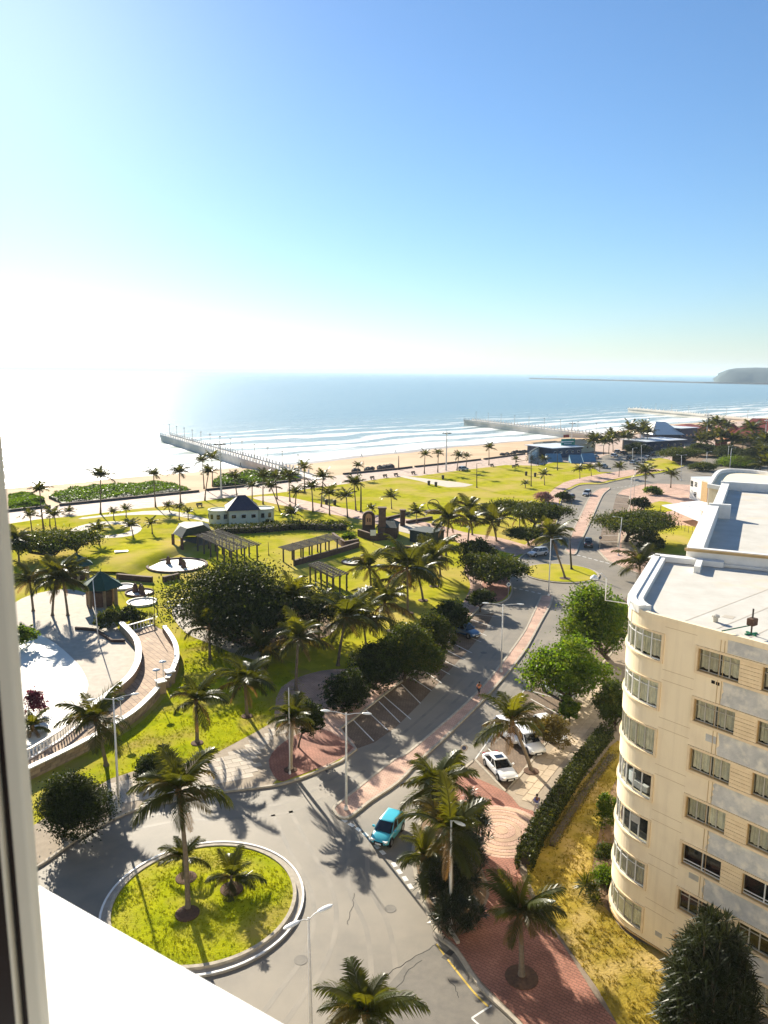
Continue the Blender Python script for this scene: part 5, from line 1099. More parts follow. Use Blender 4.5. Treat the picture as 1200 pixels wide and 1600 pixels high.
# pergolas
def pergola(name, label, px, h, nx, ny, slats, z0=.12, m_='wood_grey'):
    P = [G(x, y, z0+h) for x, y in px]; P = [Vector((p.x, p.y, z0)) for p in P]; T = thing(name, label, 'pergola', P[0])
    def q(u, v): return P[0].lerp(P[1], u).lerp(P[3].lerp(P[2], u), v)
    for i in range(nx):
        for j in range(ny):
            c = q(.04+.92*i/(nx-1), .06+.88*j/max(1, ny-1)); MB().box((c.x, c.y, z0+h/2), (.28, .28, h)).build('post', m_, T)
    for j in range(ny):
        v = .06+.88*j/max(1, ny-1); a, b_ = q(-.01, v), q(1.01, v); mb = MB(); mb.bar((a.x, a.y, z0+h+.12), (b_.x, b_.y, z0+h+.12), .16, .24); mb.build('beam', m_, T)
    for k in range(slats):
        u = k/(slats-1); a, b_ = q(u, -.03), q(u, 1.03); mb = MB(); mb.bar((a.x, a.y, z0+h+.31), (b_.x, b_.y, z0+h+.31), .12, .14); mb.build('slat', m_, T)
    for v in (.25, .5, .75):
        a, b_ = q(-.01, v), q(1.01, v); mb = MB(); mb.bar((a.x, a.y, z0+h+.43), (b_.x, b_.y, z0+h+.43), .08, .09); mb.build('batten', m_, T)
    return T
pergola('pergola', 'large grey timber pergola in front of the white pavilion', [(304, 838), (361, 863), (407, 852), (342, 830)], 3.0, 6, 3, 20)
pergola('pergola', 'long narrow pergola above the stone terrace wall', [(437, 857), (455, 863), (532, 843), (512, 837)], 2.8, 2, 6, 8)
pergola('pergola', 'pergola partly hidden behind the fig tree crown', [(482, 885), (520, 905), (545, 898), (500, 880)], 2.8, 5, 3, 14)
# dark canopy shelter
T = thing('amphitheatre_canopy', 'dark low canopy shelter left of the large pergola', 'shelter', G(300, 850))
p = [G(x, y, 3.0) for x, y in ((270, 834), (284, 840), (330, 828), (325, 818), (280, 818))]; top = [G(x, y, 4.6) for x, y in ((282, 822), (292, 826), (318, 820), (316, 815), (288, 815))]
n_ = 5; MB().add([tuple(v) for v in p]+[tuple(v) for v in top], [(i, (i+1) % n_, n_+(i+1) % n_, n_+i) for i in range(n_)]+[tuple(range(n_, 2*n_)), tuple(range(n_))[::-1]]).build('roof', 'roof_dark', T)
for v in p: MB().box((v.x, v.y, 1.5), (.5, .5, 2.98)).build('column', 'stone_dark', T)
MB().prism([Vector((v.x, v.y, 0)) for v in (p[1], p[2], p[3])]+[p[0].lerp(p[4], .5)], -.1, .4).build('floor', 'slab_joint', T)
a, b_ = p[4], p[3]; mb = MB(); mb.bar((a.x, a.y, 1.6), (b_.x, b_.y, 1.6), .3, 2.7); mb.build('back_wall', 'stone_dark', T)
# green roofed kiosks
def kiosk(px, label, r, h, rh, roofm):
    c = G(*px, .15); T = thing('kiosk', label, 'kiosk', c)
    for k in range(6):
        a = PI/3*k; MB().box((c.x+r*.85*math.cos(a), c.y+r*.85*math.sin(a), .15+h/2), (.4, .4, h), a).build('column', 'stone_wall', T)
    mb = MB(); mb.lathe([(r*.62, 0), (r*.62, h*.75)], 6, (c.x, c.y, .15)); mb.build('wall', 'stone_dark', T)
    mb = MB(); mb.lathe([(r*1.25, h), (r*1.3, h+.1), (r*.5, h+rh*.62), (.08, h+rh), (.04, h+rh+.5)], 6, (c.x, c.y, .15)); mb.build('roof', roofm, T)
    for k in range(6):
        a = PI/3*k; mb = MB(); mb.tube([(c.x+r*1.28*math.cos(a), c.y+r*1.28*math.sin(a), .18+h+.1), (c.x+r*.5*math.cos(a), c.y+r*.5*math.sin(a), .2+h+rh*.62), (c.x, c.y, .2+h+rh)], .06, 5); mb.build('hip', roofm, T)
kiosk((160, 945), 'stone kiosk with a pointed green roof at the plaza edge', 2.6, 3.0, 2.3, 'roof_green')
kiosk((120, 905), 'second green roofed kiosk behind the golden palm', 2.4, 2.6, 2.0, 'roof_green')
# round pools and discs on the lawn
def ring_pool(px, label, r, cat='pool', fount=False, rim='stone_dark'):
    c = G(*px, .12); T = thing('round_pool', label, cat, c)
    mb = MB(); mb.lathe([(r, 0), (r, .30), (r*.92, .30), (r*.92, .05)], 40, tuple(c)); mb.build('rim', rim, T)
    MB().prism(disc(c, r*.93), .1, .2).build('basin', 'dish_white', T)
    if fount:
        for k, (dx, dy) in enumerate(((.1*r, .1*r), (-.35*r, .2*r), (.3*r, -.3*r))):
            mb = MB(); mb.lathe([(.55, 0), (.4, .5), (.45, .9), (.15, 1.5)], 7, (c.x+dx, c.y+dy, .2)); mb.build('rock', 'stone_dark', T)
ring_pool((277, 884), 'large round white paddling pool with dark rim and rocks', 5.6, fount=True)
ring_pool((218, 927), 'round white basin with a dark fountain on the lawn', 2.3, fount=True)
ring_pool((222, 942), 'flat white round disc on the lawn below the fountain basin', 2.3, 'disc', rim='dish_white')
ring_pool((192, 918), 'white disc next to the kiosk roof', 1.9, 'disc', rim='dish_white')
ring_pool((552, 879), 'round dark stone fire pit on the middle lawn', 2.3, 'fire pit')
# dark low walls
for i, (px, h, lab) in enumerate([([(183, 905), (238, 910)], .9, 'dark low wall along the lawn below the pool'), ([(255, 910), (280, 904)], .9, 'short dark wall right of the lawn lamp'), ([(460, 884), (505, 872), (560, 855)], 1.0, 'brick terrace wall in front of the narrow pergola'), ([(600, 868), (630, 862), (690, 872)], 1.2, 'dark stone wall below the entrance gate'), ([(520, 842), (538, 856), (560, 852)], 1.3, 'stone wall end of the terrace'), ([(560, 838), (585, 846), (620, 840)], 1.5, 'rough stone wall of the entrance gate yard'), ([(604, 812), (640, 803)], .5, 'left dark edging strip on the beach lawn'), ([(635, 818), (675, 811)], .6, 'right dark edging strip on the beach lawn'), ([(676, 821), (690, 823)], .5, 'dark timber edge beside the diagonal path')]):
    P = resamp(GP(px, .1), 8); T = thing('garden_wall', lab, 'wall', P[0]); MB().strip(P, .5, .05, .12+h).build('wall', 'stone_dark', T); MB().strip(P, .6, .12+h, .2+h).build('coping', 'stone_dark', T)
# arched entrance gate
A = G(566, 838, .1); B = G(586, 838, .1); W2 = (B-A).length; T = thing('entrance_gate', 'round topped brick gate with a peach panel in the park', 'gate', A); d = (B-A).normalized(); nb = Vector((-d.y, d.x, 0))
prof = [(0, 0), (W2, 0), (W2, 4.2)]+[(W2/2+W2/2*math.cos(a), 4.2+W2/2*math.sin(a)) for a in np.linspace(0, PI, 14)]+[(0, 4.2)]
vs = [tuple(A+d*x+Vector((0, 0, z))) for x, z in prof]+[tuple(A+d*x+nb*1.2+Vector((0, 0, z))) for x, z in prof]; n_ = len(prof)
MB().add(vs, [tuple(range(n_)), tuple(range(n_, 2*n_))[::-1]]+[(i, n_+i, n_+(i+1) % n_, (i+1) % n_) for i in range(n_)]).build('brick_arch', 'stone_dark', T)
mat('peach', (.62, .34, .17), (.52, .28, .14), 1, .8)
pr2 = [(W2*.25, 2.6), (W2*.75, 2.6), (W2*.75, 4.4)]+[(W2/2+W2/4*math.cos(a), 4.4+W2/4*math.sin(a)) for a in np.linspace(0, PI, 10)]+[(W2*.25, 4.4)]
MB().add([tuple(A+d*x-nb*.05+Vector((0, 0, z))) for x, z in pr2], [tuple(range(len(pr2)))]).build('panel', 'peach', T)
for x in (.38, .56): mb = MB(); mb.bar(A+d*W2*x-nb*.08+Vector((0, 0, 3.7)), A+d*W2*(x+.07)-nb*.08+Vector((0, 0, 3.7)), .05, .8); mb.build('window', 'room_dark', T)
prism_house('stone_hut', 'dark stone hut beside the round topped gate', [(590, 842), (618, 843)], 6, 2.6, 1.2, 'stone_dark', 'roof_dark', .2, .3, 'hut', 0)
prism_house('market_stall', 'dark flat roofed stall at the head of the diagonal path', [(640, 846), (671, 852)], 5, 2.4, 0, 'roof_dark', 'roof_dark', .2, .2, 'stall', 1)
c = G(597, 842); T = thing('gate_chimney', 'dark chimney pillar right of the round topped gate', 'pillar', c); MB().box((c.x, c.y, 3.4), (1.6, 1.6, 6.8)).build('shaft', 'stone_dark', T); MB().box((c.x, c.y, 6.9), (1.9, 1.9, .3)).build('cap', 'stone_dark', T)
c = G(629, 822); T = thing('gate_chimney', 'second dark pillar near the stall roof', 'pillar', c); MB().box((c.x, c.y, 1.9), (1.2, 1.2, 3.8)).build('shaft', 'stone_dark', T); MB().box((c.x, c.y, 3.9), (1.5, 1.5, .2)).build('cap', 'stone_dark', T)
# information board
c = G(583, 852); T = thing('notice_board', 'small white notice board on a post by the gate', 'sign', c)
MB().box((c.x, c.y, 1.2), (.1, .1, 2.4)).build('post', 'pole_dark', T); MB().box((c.x, c.y-.06, 2.7), (1.2, .06, 1.2)).build('board', 'frame_white', T)
# concrete table, ring sculpture, benches
c = G(190, 868); T = thing('picnic_table', 'white concrete table casting a shadow on the left lawn', 'table', c)
MB().box((c.x, c.y, .85), (2.6, 1.2, .14), .3).build('top', 'white_paint', T, bevel=.03)
for s_ in (-.8, .8): MB().box((c.x+s_, c.y+s_*.3, .45), (.3, .8, .66), .3).build('leg', 'concrete', T)
c = G(677, 801); T = thing('ring_sculpture', 'thin ring sculpture on a dark round base on the lawn', 'sculpture', c)
mb = MB(); mb.lathe([(2.6, 0), (2.4, .3), (1.2, .4)], 20, (c.x, c.y, .12)); mb.build('base', 'stone_dark', T)
mb = MB(); mb.tube([(c.x+1.5*math.cos(a), c.y, 2.0+1.5*math.sin(a)) for a in np.linspace(0, 2*PI, 22)], .10, 6); mb.build('ring', 'pole_dark', T)
for i, (x, y) in enumerate([(312, 792), (602, 746), (619, 744), (646, 741), (582, 749), (808, 729), (769, 729), (803, 731)]):
    c = G(x, y, .12); T = thing('promenade_bench', f'{ORD[i]} small dark bench along the lawn edge of the promenade', 'bench', c, 0, 'benches on the lawn edge')
    MB().box((c.x, c.y, .6), (1.8, .5, .1), .7).build('seat', 'wood_grey', T); MB().box((c.x-.15, c.y+.2, .95), (1.8, .1, .5), .7).build('backrest', 'wood_grey', T)
    for s_ in (-.6, .6): MB().box((c.x+s_*.76, c.y+s_*.64, .33), (.12, .5, .44), .7).build('leg', 'wood_grey', T)
# ================================================================== STREET LIGHTS, MASTS, SIGNS
def lamp(bx, by, tx, ty, label, arms=2, az=0.0, r=.09, m_='pole_white', arm=1.3, name='street_lamp', group='street lamps', z0=.1, head=.55):
    B = G(bx, by, z0); C = atY(tx, ty, B.y); h = C.z-B.z; dx = C.x-B.x; T = thing(name, label, 'street lamp', B, 0, group)
    mb = MB(); mb.tube([(0, 0, 0), (dx*.5, 0, h*.5), (dx, 0, h)], [r*1.2, r, r*.6], 9); obj('pole', mb.mesh('pole', m_, (0, 0, 0), True), T)
    mb = MB(); mb.lathe([(r*2.2, -.05), (r*2.2, .1), (r*1.5, .35)], 10); obj('base', mb.mesh('base', m_), T)
    for k in range(arms):
        a = az+PI*k; d = Vector((math.cos(a), math.sin(a), 0)); p = Vector((dx, 0, h-.15)); e_ = p+d*arm+Vector((0, 0, .22))
        mb = MB(); mb.tube([p, p+d*arm*.6+Vector((0, 0, .18)), e_], [.04, .035, .03], 6); obj('arm', mb.mesh('arm', m_), T)
        mb = MB(); N = 10
        prof = [(0, .02, .02), (.15, .12, .07), (.5, .17, .09), (.85, .14, .06), (1, .03, .02)]; vs = []; q = Vector((-d.y, d.x, 0))
        for t, wx, hz in prof: vs += [e_+d*head*t+q*wx*math.cos(2*PI*i/8)+Vector((0, 0, hz*math.sin(2*PI*i/8))) for i in range(8)]
        mb.add(vs, [(j*8+i, j*8+(i+1) % 8, (j+1)*8+(i+1) % 8, (j+1)*8+i) for j in range(4) for i in range(8)]); obj('lamp_head', mb.mesh('lamp_head', 'lamp_glass', (0, 0, 0), True), T)
    return T
lamp(541, 1265, 541, 1114, 'white twin arm street lamp on the near tip of the median', 2, R(-8), head=.8)
lamp(783, 1050, 786, 944, 'white street lamp midway along the brick median', 2, R(-5), head=.9, arm=1.6)
lamp(857, 931, 861, 842, 'tall white street lamp at the far tip of the median', 1, R(0))
lamp(487, 1650, 482, 1434, 'twin headed street lamp rising from the bottom edge', 2, R(38), head=1.0, arm=.5)
lamp(186, 1268, 177, 1090, 'white street lamp on the near sidewalk left of the roundabout', 2, R(20), head=.7)
lamp(154, 1003, 145, 905, 'thin pole casting a long shadow across the left plaza', 0, 0, .07)
lamp(704, 1445, 705, 1282, 'street lamp inside the planter palm clump', 1, R(-40), head=.9, arm=.2)
lamp(453, 1210, 451, 1075, 'slim pole next to the pale trunked palm', 0, 0, .05)
lamp(966, 868, 972, 808, 'white street lamp on the red brick corner by the flat crowned tree', 1, R(180))
lamp(1003, 740, 1002, 695, 'thin lamp post left of the far bend palm', 1, 0, .08, group='far street lamps')
lamp(984, 800, 987, 744, 'lamp post above the far parking bays', 0, 0, .07, group='far street lamps')
lamp(990, 785, 993, 730, 'second lamp post above the far parking bays', 0, 0, .07, group='far street lamps')
lamp(1064, 750, 1065, 711, 'lamp post with a flat head beside the far bend', 2, 0, .1, group='far street lamps')
lamp(1103, 735, 1105, 706, 'left lamp post on the far right road', 1, 0, .12, group='far street lamps')
lamp(1137, 722, 1139, 697, 'middle lamp post on the far right road', 1, 0, .12, group='far street lamps')
lamp(1140, 735, 1143, 700, 'right lamp post on the far right road', 1, 0, .12, group='far street lamps')
lamp(988, 722, 989, 700, 'lamp post in the beach car park', 1, 0, .12, group='far street lamps')
lamp(893, 890, 890, 842, 'dark weathered pole on the far roundabout', 0, 0, .16, 'pole_dark')
lamp(745, 762, 745, 724, 'dark lamp post in the middle of the beach lawn', 1, 0, .13, 'pole_dark', group='far street lamps')
lamp(830, 760, 830, 705, 'dark lamp post on the right part of the beach lawn', 1, 0, .13, 'pole_dark', group='far street lamps')
lamp(871, 735, 871, 708, 'dark lamp post in front of the beach restaurant', 1, 0, .12, 'pole_dark', group='far street lamps')
lamp(564, 800, 564, 758, 'dark post among the right promenade palms', 0, 0, .2, 'pole_dark', group='far street lamps')
lamp(623, 734, 623, 712, 'dark post on the beach side of the promenade', 0, 0, .18, 'pole_dark', group='far street lamps')
for x, y0_, y1_, lab in ((240, 945, 913, 'left lawn lamp above the white disc'), (246, 960, 930, 'lamp beside the balustrade gate'), (242, 990, 945, 'lamp at the top corner of the ramp'), (280, 905, 878, 'lawn lamp in front of the round pool'), (185, 920, 893, 'lawn lamp right of the kiosk roof'), (420, 868, 847, 'lamp on the pergola lawn')): lamp(x, y0_, x-1, y1_, lab, 0, 0, .06, 'pole_dark', name='garden_lamp', group='garden lamps')
def globe_lamp(bx, by, tx, ty, label):
    B = G(bx, by, .42); C = atY(tx, ty, B.y); h = C.z-B.z; T = thing('ramp_lamp', label, 'garden lamp', B, 0, 'lamps along the ramp')
    mb = MB(); mb.tube([(0, 0, 0), (0, 0, h)], [.06, .04], 8); obj('pole', mb.mesh('pole', 'pole_white'), T)
    mb = MB(); mb.lathe([(.05, h-.25), (.1, h-.05), (.42, h), (.42, h+.05), (.1, h+.16)], 14); obj('lamp_head', mb.mesh('lamp_head', 'lamp_glass', (0, 0, 0), True), T)
globe_lamp(256, 1072, 253, 1034, 'right disc headed lamp on the curved ramp'); globe_lamp(246, 1086, 243, 1047, 'left disc headed lamp on the curved ramp'); globe_lamp(190, 1130, 186, 1092, 'disc headed lamp behind the ramp palm')
def mast(bx, by, tx, ty, label):
    B = G(bx, by, .1); C = atY(tx, ty, B.y); h = C.z-B.z; T = thing('light_mast', label, 'light mast', B, 0, 'high light masts')
    mb = MB(); mb.tube([(0, 0, 0), (0, 0, h)], [.3, .14], 8); obj('pole', mb.mesh('pole', 'pole_white'), T)
    mb = MB(); mb.lathe([(.9, h-1.2), (1.1, h-1.05), (.9, h-.9)], 10); obj('ring', mb.mesh('ring', 'pole_white'), T)
    for k in range(6):
        a = PI/3*k; mb = MB(); mb.box((1.3*math.cos(a), 1.3*math.sin(a), h-1.1), (.8, .5, .3), a); obj('floodlight', mb.mesh('floodlight', 'pole_dark'), T)
mast(346, 777, 344, 688, 'tall light mast on the promenade before the near pier'); mast(697, 735, 698, 672, 'tall light mast beside the beach lawn palms'); mast(893, 690, 896, 658, 'tall light mast behind the green billboard'); mast(1193, 708, 1197, 654, 'tall white mast at the right edge beyond the palms'); mast(1102, 704, 1103, 645, 'tall dark cellphone mast in the palm grove')
def round_sign(bx, by, tx, ty, label, m_='frame_white'):
    B = G(bx, by, .12); C = atY(tx, ty, B.y); h = C.z-B.z; T = thing('traffic_sign', label, 'traffic sign', B, 0, 'round traffic signs')
    mb = MB(); mb.tube([(0, 0, 0), (0, 0, h)], .035, 6); obj('post', mb.mesh('post', 'frame_grey'), T)
    mb = MB(); mb.tube([(0, -.05, h), (0, -.08, h)], .34, 18); obj('disc', mb.mesh('disc', m_), T)
    mb = MB(); mb.tube([(0, -.081, h), (0, -.09, h)], .2, 18); obj('symbol', mb.mesh('symbol', 'car_blue'), T)
round_sign(794, 933, 794, 913, 'round traffic sign on the pavement nose left of the median tip'); round_sign(724, 1206, 732, 1168, 'grey backed traffic sign beside the white coupe bay', 'frame_grey')
round_sign(937, 858, 938, 840, 'dark round sign at the end of the far parking bays', 'pole_dark')
# bins and bollards
for i, (x, y, lab) in enumerate([(722, 1208, 'dark litter bin beside the planter top'), (654, 1192, 'x')][:1]):
    c = G(x, y, .12); T = thing('litter_bin', lab, 'bin', c); mb = MB(); mb.lathe([(.24, 0), (.28, .8), (.3, .82), (.3, .9), (.12, 1.0)], 12, tuple(c)); mb.build('body', 'pole_dark', T)
# ================================================================== CARS
def loft(mb, secs, mi=0):
    """secs: list of rings with equal point counts"""
    n_ = len(secs[0]); vs = [p for s in secs for p in s]
    fs = [(j*n_+i, (j+1)*n_+i, (j+1)*n_+(i+1) % n_, j*n_+(i+1) % n_) for j in range(len(secs)-1) for i in range(n_)]
    fs += [tuple(range(n_)), tuple(range((len(secs)-1)*n_, len(secs)*n_))[::-1]]
    mb.add(vs, fs, mi); return mb
def ringx(x, hw, zb, zt, rnd=.14):
    return [(x, -hw*.9, zb), (x, -hw, zb+.12), (x, -hw, zt-rnd), (x, -hw*.86, zt), (x, 0, zt+.015), (x, hw*.86, zt), (x, hw, zt-rnd), (x, hw, zb+.12), (x, hw*.9, zb), (x, 0, zb)]
CARD = {  # length, half width, stations (x, zbot, ztop, k), cabin belt x0 x1, roof x0 x1, heights
 'hatch': dict(L=3.7, hw=.83, st=[(-1.85, .42, .72, .86), (-1.72, .26, .95, .97), (-1.0, .2, 1.0, 1), (.6, .2, .98, 1), (1.15, .22, .90, .98), (1.6, .26, .74, .93), (1.85, .36, .58, .8)], b=(-1.72, 1.02), r=(-1.38, .25), zb=.97, zr=1.52),
 'coupe': dict(L=4.6, hw=.92, st=[(-2.3, .45, .80, .86), (-2.15, .28, .95, .97), (-1.2, .2, .93, 1), (.6, .2, .92, 1), (1.4, .22, .84, .98), (2.05, .26, .72, .94), (2.3, .36, .58, .82)], b=(-1.75, .95), r=(-.85, .15), zb=.91, zr=1.38),
 'suv': dict(L=4.5, hw=.93, st=[(-2.25, .5, .85, .9), (-2.12, .32, 1.05, .98), (-1.2, .26, 1.08, 1), (.6, .26, 1.06, 1), (1.35, .28, 1.0, .98), (2.0, .32, .86, .95), (2.25, .42, .66, .85)], b=(-2.08, 1.05), r=(-1.75, .3), zb=1.05, zr=1.68),
 'pickup': dict(L=5.0, hw=.92, st=[(-2.5, .5, .95, .95), (-2.4, .35, 1.02, .98), (-1.2, .3, 1.02, 1), (.6, .3, 1.05, 1), (1.5, .3, 1.02, .98), (2.2, .34, .9, .95), (2.5, .45, .7, .88)], b=(-.4, 1.3), r=(-.2, .7), zb=1.04, zr=1.75)}
def car(px, head, color, typ, label, name='parked_car', group=None, parts=True, z0=.008):
    """head: pixel the front points towards"""
    B = G(*px, z0); Fp = G(*head, z0); d = Fp-B; T = thing(name, label, 'car', B, math.atan2(d.y, d.x), group); D = CARD[typ]; hw = D['hw']
    mb = MB(); loft(mb, [ringx(x, hw*k, zb, zt) for x, zb, zt, k in D['st']]); o = obj('body', mb.mesh('body', color, (0, 0, 0), True), T)
    o.modifiers.new('subdivision', 'SUBSURF').levels = 1; o.modifiers['subdivision'].render_levels = 2; e_ = o.modifiers.new('es', 'EDGE_SPLIT'); e_.split_angle = R(60)
    b0, b1 = D['b']; r0, r1 = D['r']; zb, zr = D['zb']-.02, D['zr']
    def slab_(z, x0, x1, w_): return [(x0, -w_, z), (x1-.12, -w_, z), (x1, -w_*.8, z), (x1, w_*.8, z), (x1-.12, w_, z), (x0, w_, z)]
    mid = .55
    def at(t): return (b0+(r0-b0)*t, b1+(r1-b1)*t, hw*(.90-.22*t))
    mb = MB(); loft(mb, [slab_(zb+(zr-zb)*t, *at(t)) for t in (0, .5, .93)]); obj('window_glass', mb.mesh('window_glass', 'car_glass'), T)
    mb = MB(); x0, x1, w_ = at(.93); loft(mb, [slab_(zb+(zr-zb)*.925, x0-.05, x1+.05, w_+.03), slab_(zb+(zr-zb)*.975, x0-.03, x1+.02, w_+.0), slab_(zr, x0+.15, x1-.2, w_-.15)]); o = obj('roof', mb.mesh('roof', color, (0, 0, 0), True), T); q_ = o.modifiers.new('es', 'EDGE_SPLIT'); q_.split_angle = R(50)
    if typ == 'coupe':
        mb = MB(); mb.box(((x0+x1)/2+.05, 0, zr+.006), (.62, .8, .02)); obj('sunroof', mb.mesh('sunroof', 'car_glass'), T)
    for s_ in (-1, 1):
        for ta, xb in ((0, b1), (1, b0), (2, (b0*.45+b1*.55))):
            xt = {0: r1, 1: r0, 2: (r0*.45+r1*.55)}[ta]; xb_ = xb-(.1 if ta == 0 else 0); xt_ = xt-(.12 if ta == 0 else 0)
            mb = MB(); mb.bar((xb_, s_*hw*.895, zb), (xt_, s_*hw*.69, zr-.05), .06 if ta != 1 else .16, .05, up=Vector((0, 1, 0))); obj('pillar', mb.mesh('pillar', color), T)
        mb = MB(); mb.box((b1-.35, s_*(hw+.09), zb+.08), (.14, .2, .13)); obj('mirror', mb.mesh('mirror', color), T)
        mb = MB(); mb.box((D['L']/2-.16, s_*hw*.62, D['st'][-1][2]+.02), (.26, .34, .13), s_*-.35); obj('headlight', mb.mesh('headlight', 'lamp_glass'), T)
        mb = MB(); mb.box((-D['L']/2+.08, s_*hw*.68, D['st'][0][2]+.02), (.12, .3, .16), s_*.2); obj('tail_light', mb.mesh('tail_light', 'tail_red'), T)
        for wx in (D['L']*.31, -D['L']*.30):
            rw = .32 if typ in ('hatch', 'coupe') else .37
            w_o = MB(); w_o.tube([(wx, s_*(hw-.19), rw), (wx, s_*(hw+.005), rw)], rw, 18); wo = obj('wheel', w_o.mesh('wheel', 'tyre'), T)
            mb = MB(); mb.tube([(wx, s_*(hw-.02), rw), (wx, s_*(hw+.018), rw)], rw*.64, 14); obj('rim', mb.mesh('rim', 'rim'), wo)
            mb = MB(); mb.tube([(wx, s_*(hw-.25), rw+.02), (wx, s_*(hw-.004), rw+.02)], rw*1.2, 18); obj('wheel_arch', mb.mesh('wheel_arch', 'black_trim'), T)
    mb = MB(); mb.box((D['L']/2-.03, 0, .46), (.1, hw*.9, .2)); obj('grille', mb.mesh('grille', 'black_trim'), T)
    mb = MB(); mb.box((D['L']/2+.025, 0, .42), (.03, .5, .12)); obj('number_plate', mb.mesh('number_plate', 'frame_white'), T)
    mb = MB(); mb.box((-D['L']/2-.0, 0, .62), (.05, .5, .12)); obj('number_plate', mb.mesh('number_plate', 'frame_white'), T)
    if typ == 'pickup':
        mb = MB(); mb.box((-1.45, 0, 1.035), (1.7, hw*1.5, .03)); obj('load_bed', mb.mesh('load_bed', 'black_trim'), T)
    return T
car((606, 1306), (588, 1330), 'car_turquoise', 'hatch', 'turquoise small hatchback waiting at the give way line')
car((781, 1206), (806, 1235), 'car_white', 'coupe', 'white coupe with dark sunroof parked nose out beside the slab walk')
car((824, 1168), (846, 1188), 'car_white', 'suv', 'small white car parked right of the leaning palm trunk')
car((797, 1152), (820, 1172), 'car_white', 'suv', 'white car mostly hidden behind the leaning palm crown')
car((872, 1086), (905, 1104), 'car_white', 'coupe', 'white car parked under the bright green leafy tree')
car((858, 1150), (880, 1168), 'car_white', 'suv', 'white car behind the dry brownish bush')
car((727, 992), (755, 1002), 'car_blue', 'suv', 'dark blue car parked in the shade of the parking row')
car((840, 868), (822, 871), 'car_silver', 'suv', 'silver car entering the far roundabout', 'moving_car')
car((919, 853), (917, 838), 'car_black', 'pickup', 'dark pickup truck leaving the far roundabout', 'moving_car')
car((917, 774), (906, 780), 'car_silver', 'suv', 'small silver car driving on the far left carriageway', 'moving_car')
car((888, 781), (875, 783), 'car_red', 'suv', 'dark red car parked beside the far left carriageway')
FC_ = [(943, 731, 'car_silver'), (965, 708, 'car_silver'), (975, 710, 'car_black'), (990, 725, 'car_white'), (1002, 722, 'car_silver'), (985, 718, 'car_black'), (1012, 718, 'car_white'), (1020, 712, 'car_black'), (960, 714, 'car_white'), (930, 716, 'car_silver'), (1038, 706, 'car_white')]
cn = {'car_silver': 'silver', 'car_black': 'dark', 'car_white': 'white'}; cnt = {}
for x, y, c in sorted(FC_):
    cnt[c] = cnt.get(c, 0)+1; car((x, y), (x+9, y-1.5), c, 'suv', f'{ORD[cnt[c]-1]} {cn[c]} car from the left in the beach car park', group='cars in the beach car park', z0=.14)
car((724, 735), (740, 733), 'car_silver', 'suv', 'silver car on the promenade between the lawn palms', z0=.12)
# ================================================================== PEOPLE
def skin_mesh(name, verts, edges, m_, root=0, sub=2):
    me = bpy.data.meshes.new(name); me.from_pydata([v[:3] for v in verts], edges, []); o = bpy.data.objects.new(name, me); COL.objects.link(o)
    o.modifiers.new('skin', 'SKIN'); o.modifiers.new('sub', 'SUBSURF').levels = sub
    for i, v in enumerate(verts): me.skin_vertices[0].data[i].radius = (v[3], v[4] if len(v) > 4 else v[3]); me.skin_vertices[0].data[i].use_root = (i == root)
    dg = bpy.context.evaluated_depsgraph_get(); dg.update(); nm = bpy.data.meshes.new_from_object(o.evaluated_get(dg)); bpy.data.objects.remove(o)
    nm.materials.clear(); nm.materials.append(MT[m_]); nm.polygons.foreach_set('use_smooth', [True]*len(nm.polygons)); nm.name = name; return nm
def body_set(stride, armsw, lean):
    """faces +X; returns joints of a walking figure 1.72 m tall"""
    s = stride; J = {'pel': (0, 0, .93), 'waist': (lean*.3, 0, 1.08), 'chest': (lean*.7, 0, 1.32), 'neck': (lean, 0, 1.47), 'head': (lean*1.15+.02, 0, 1.60), 'crown': (lean*1.15, 0, 1.68)}
    for sd_, sg in (('L', 1), ('R', -1)):
        f = s*sg; J['hip'+sd_] = (0, .09*sg, .90); J['knee'+sd_] = (f*.55+.05, .10*sg, .50); J['ank'+sd_] = (f-.04, .10*sg, .09+max(0, -f)*.12); J['toe'+sd_] = (f+.12, .11*sg, .035+max(0, -f)*.05)
        a = -armsw*sg; J['sho'+sd_] = (lean*.9, .18*sg, 1.40); J['elb'+sd_] = (lean*.8+a*.5-.03, .25*sg, 1.14); J['wri'+sd_] = (lean*.8+a+.10, .25*sg, .94); J['han'+sd_] = (lean*.8+a*1.1+.14, .24*sg, .87)
    return J
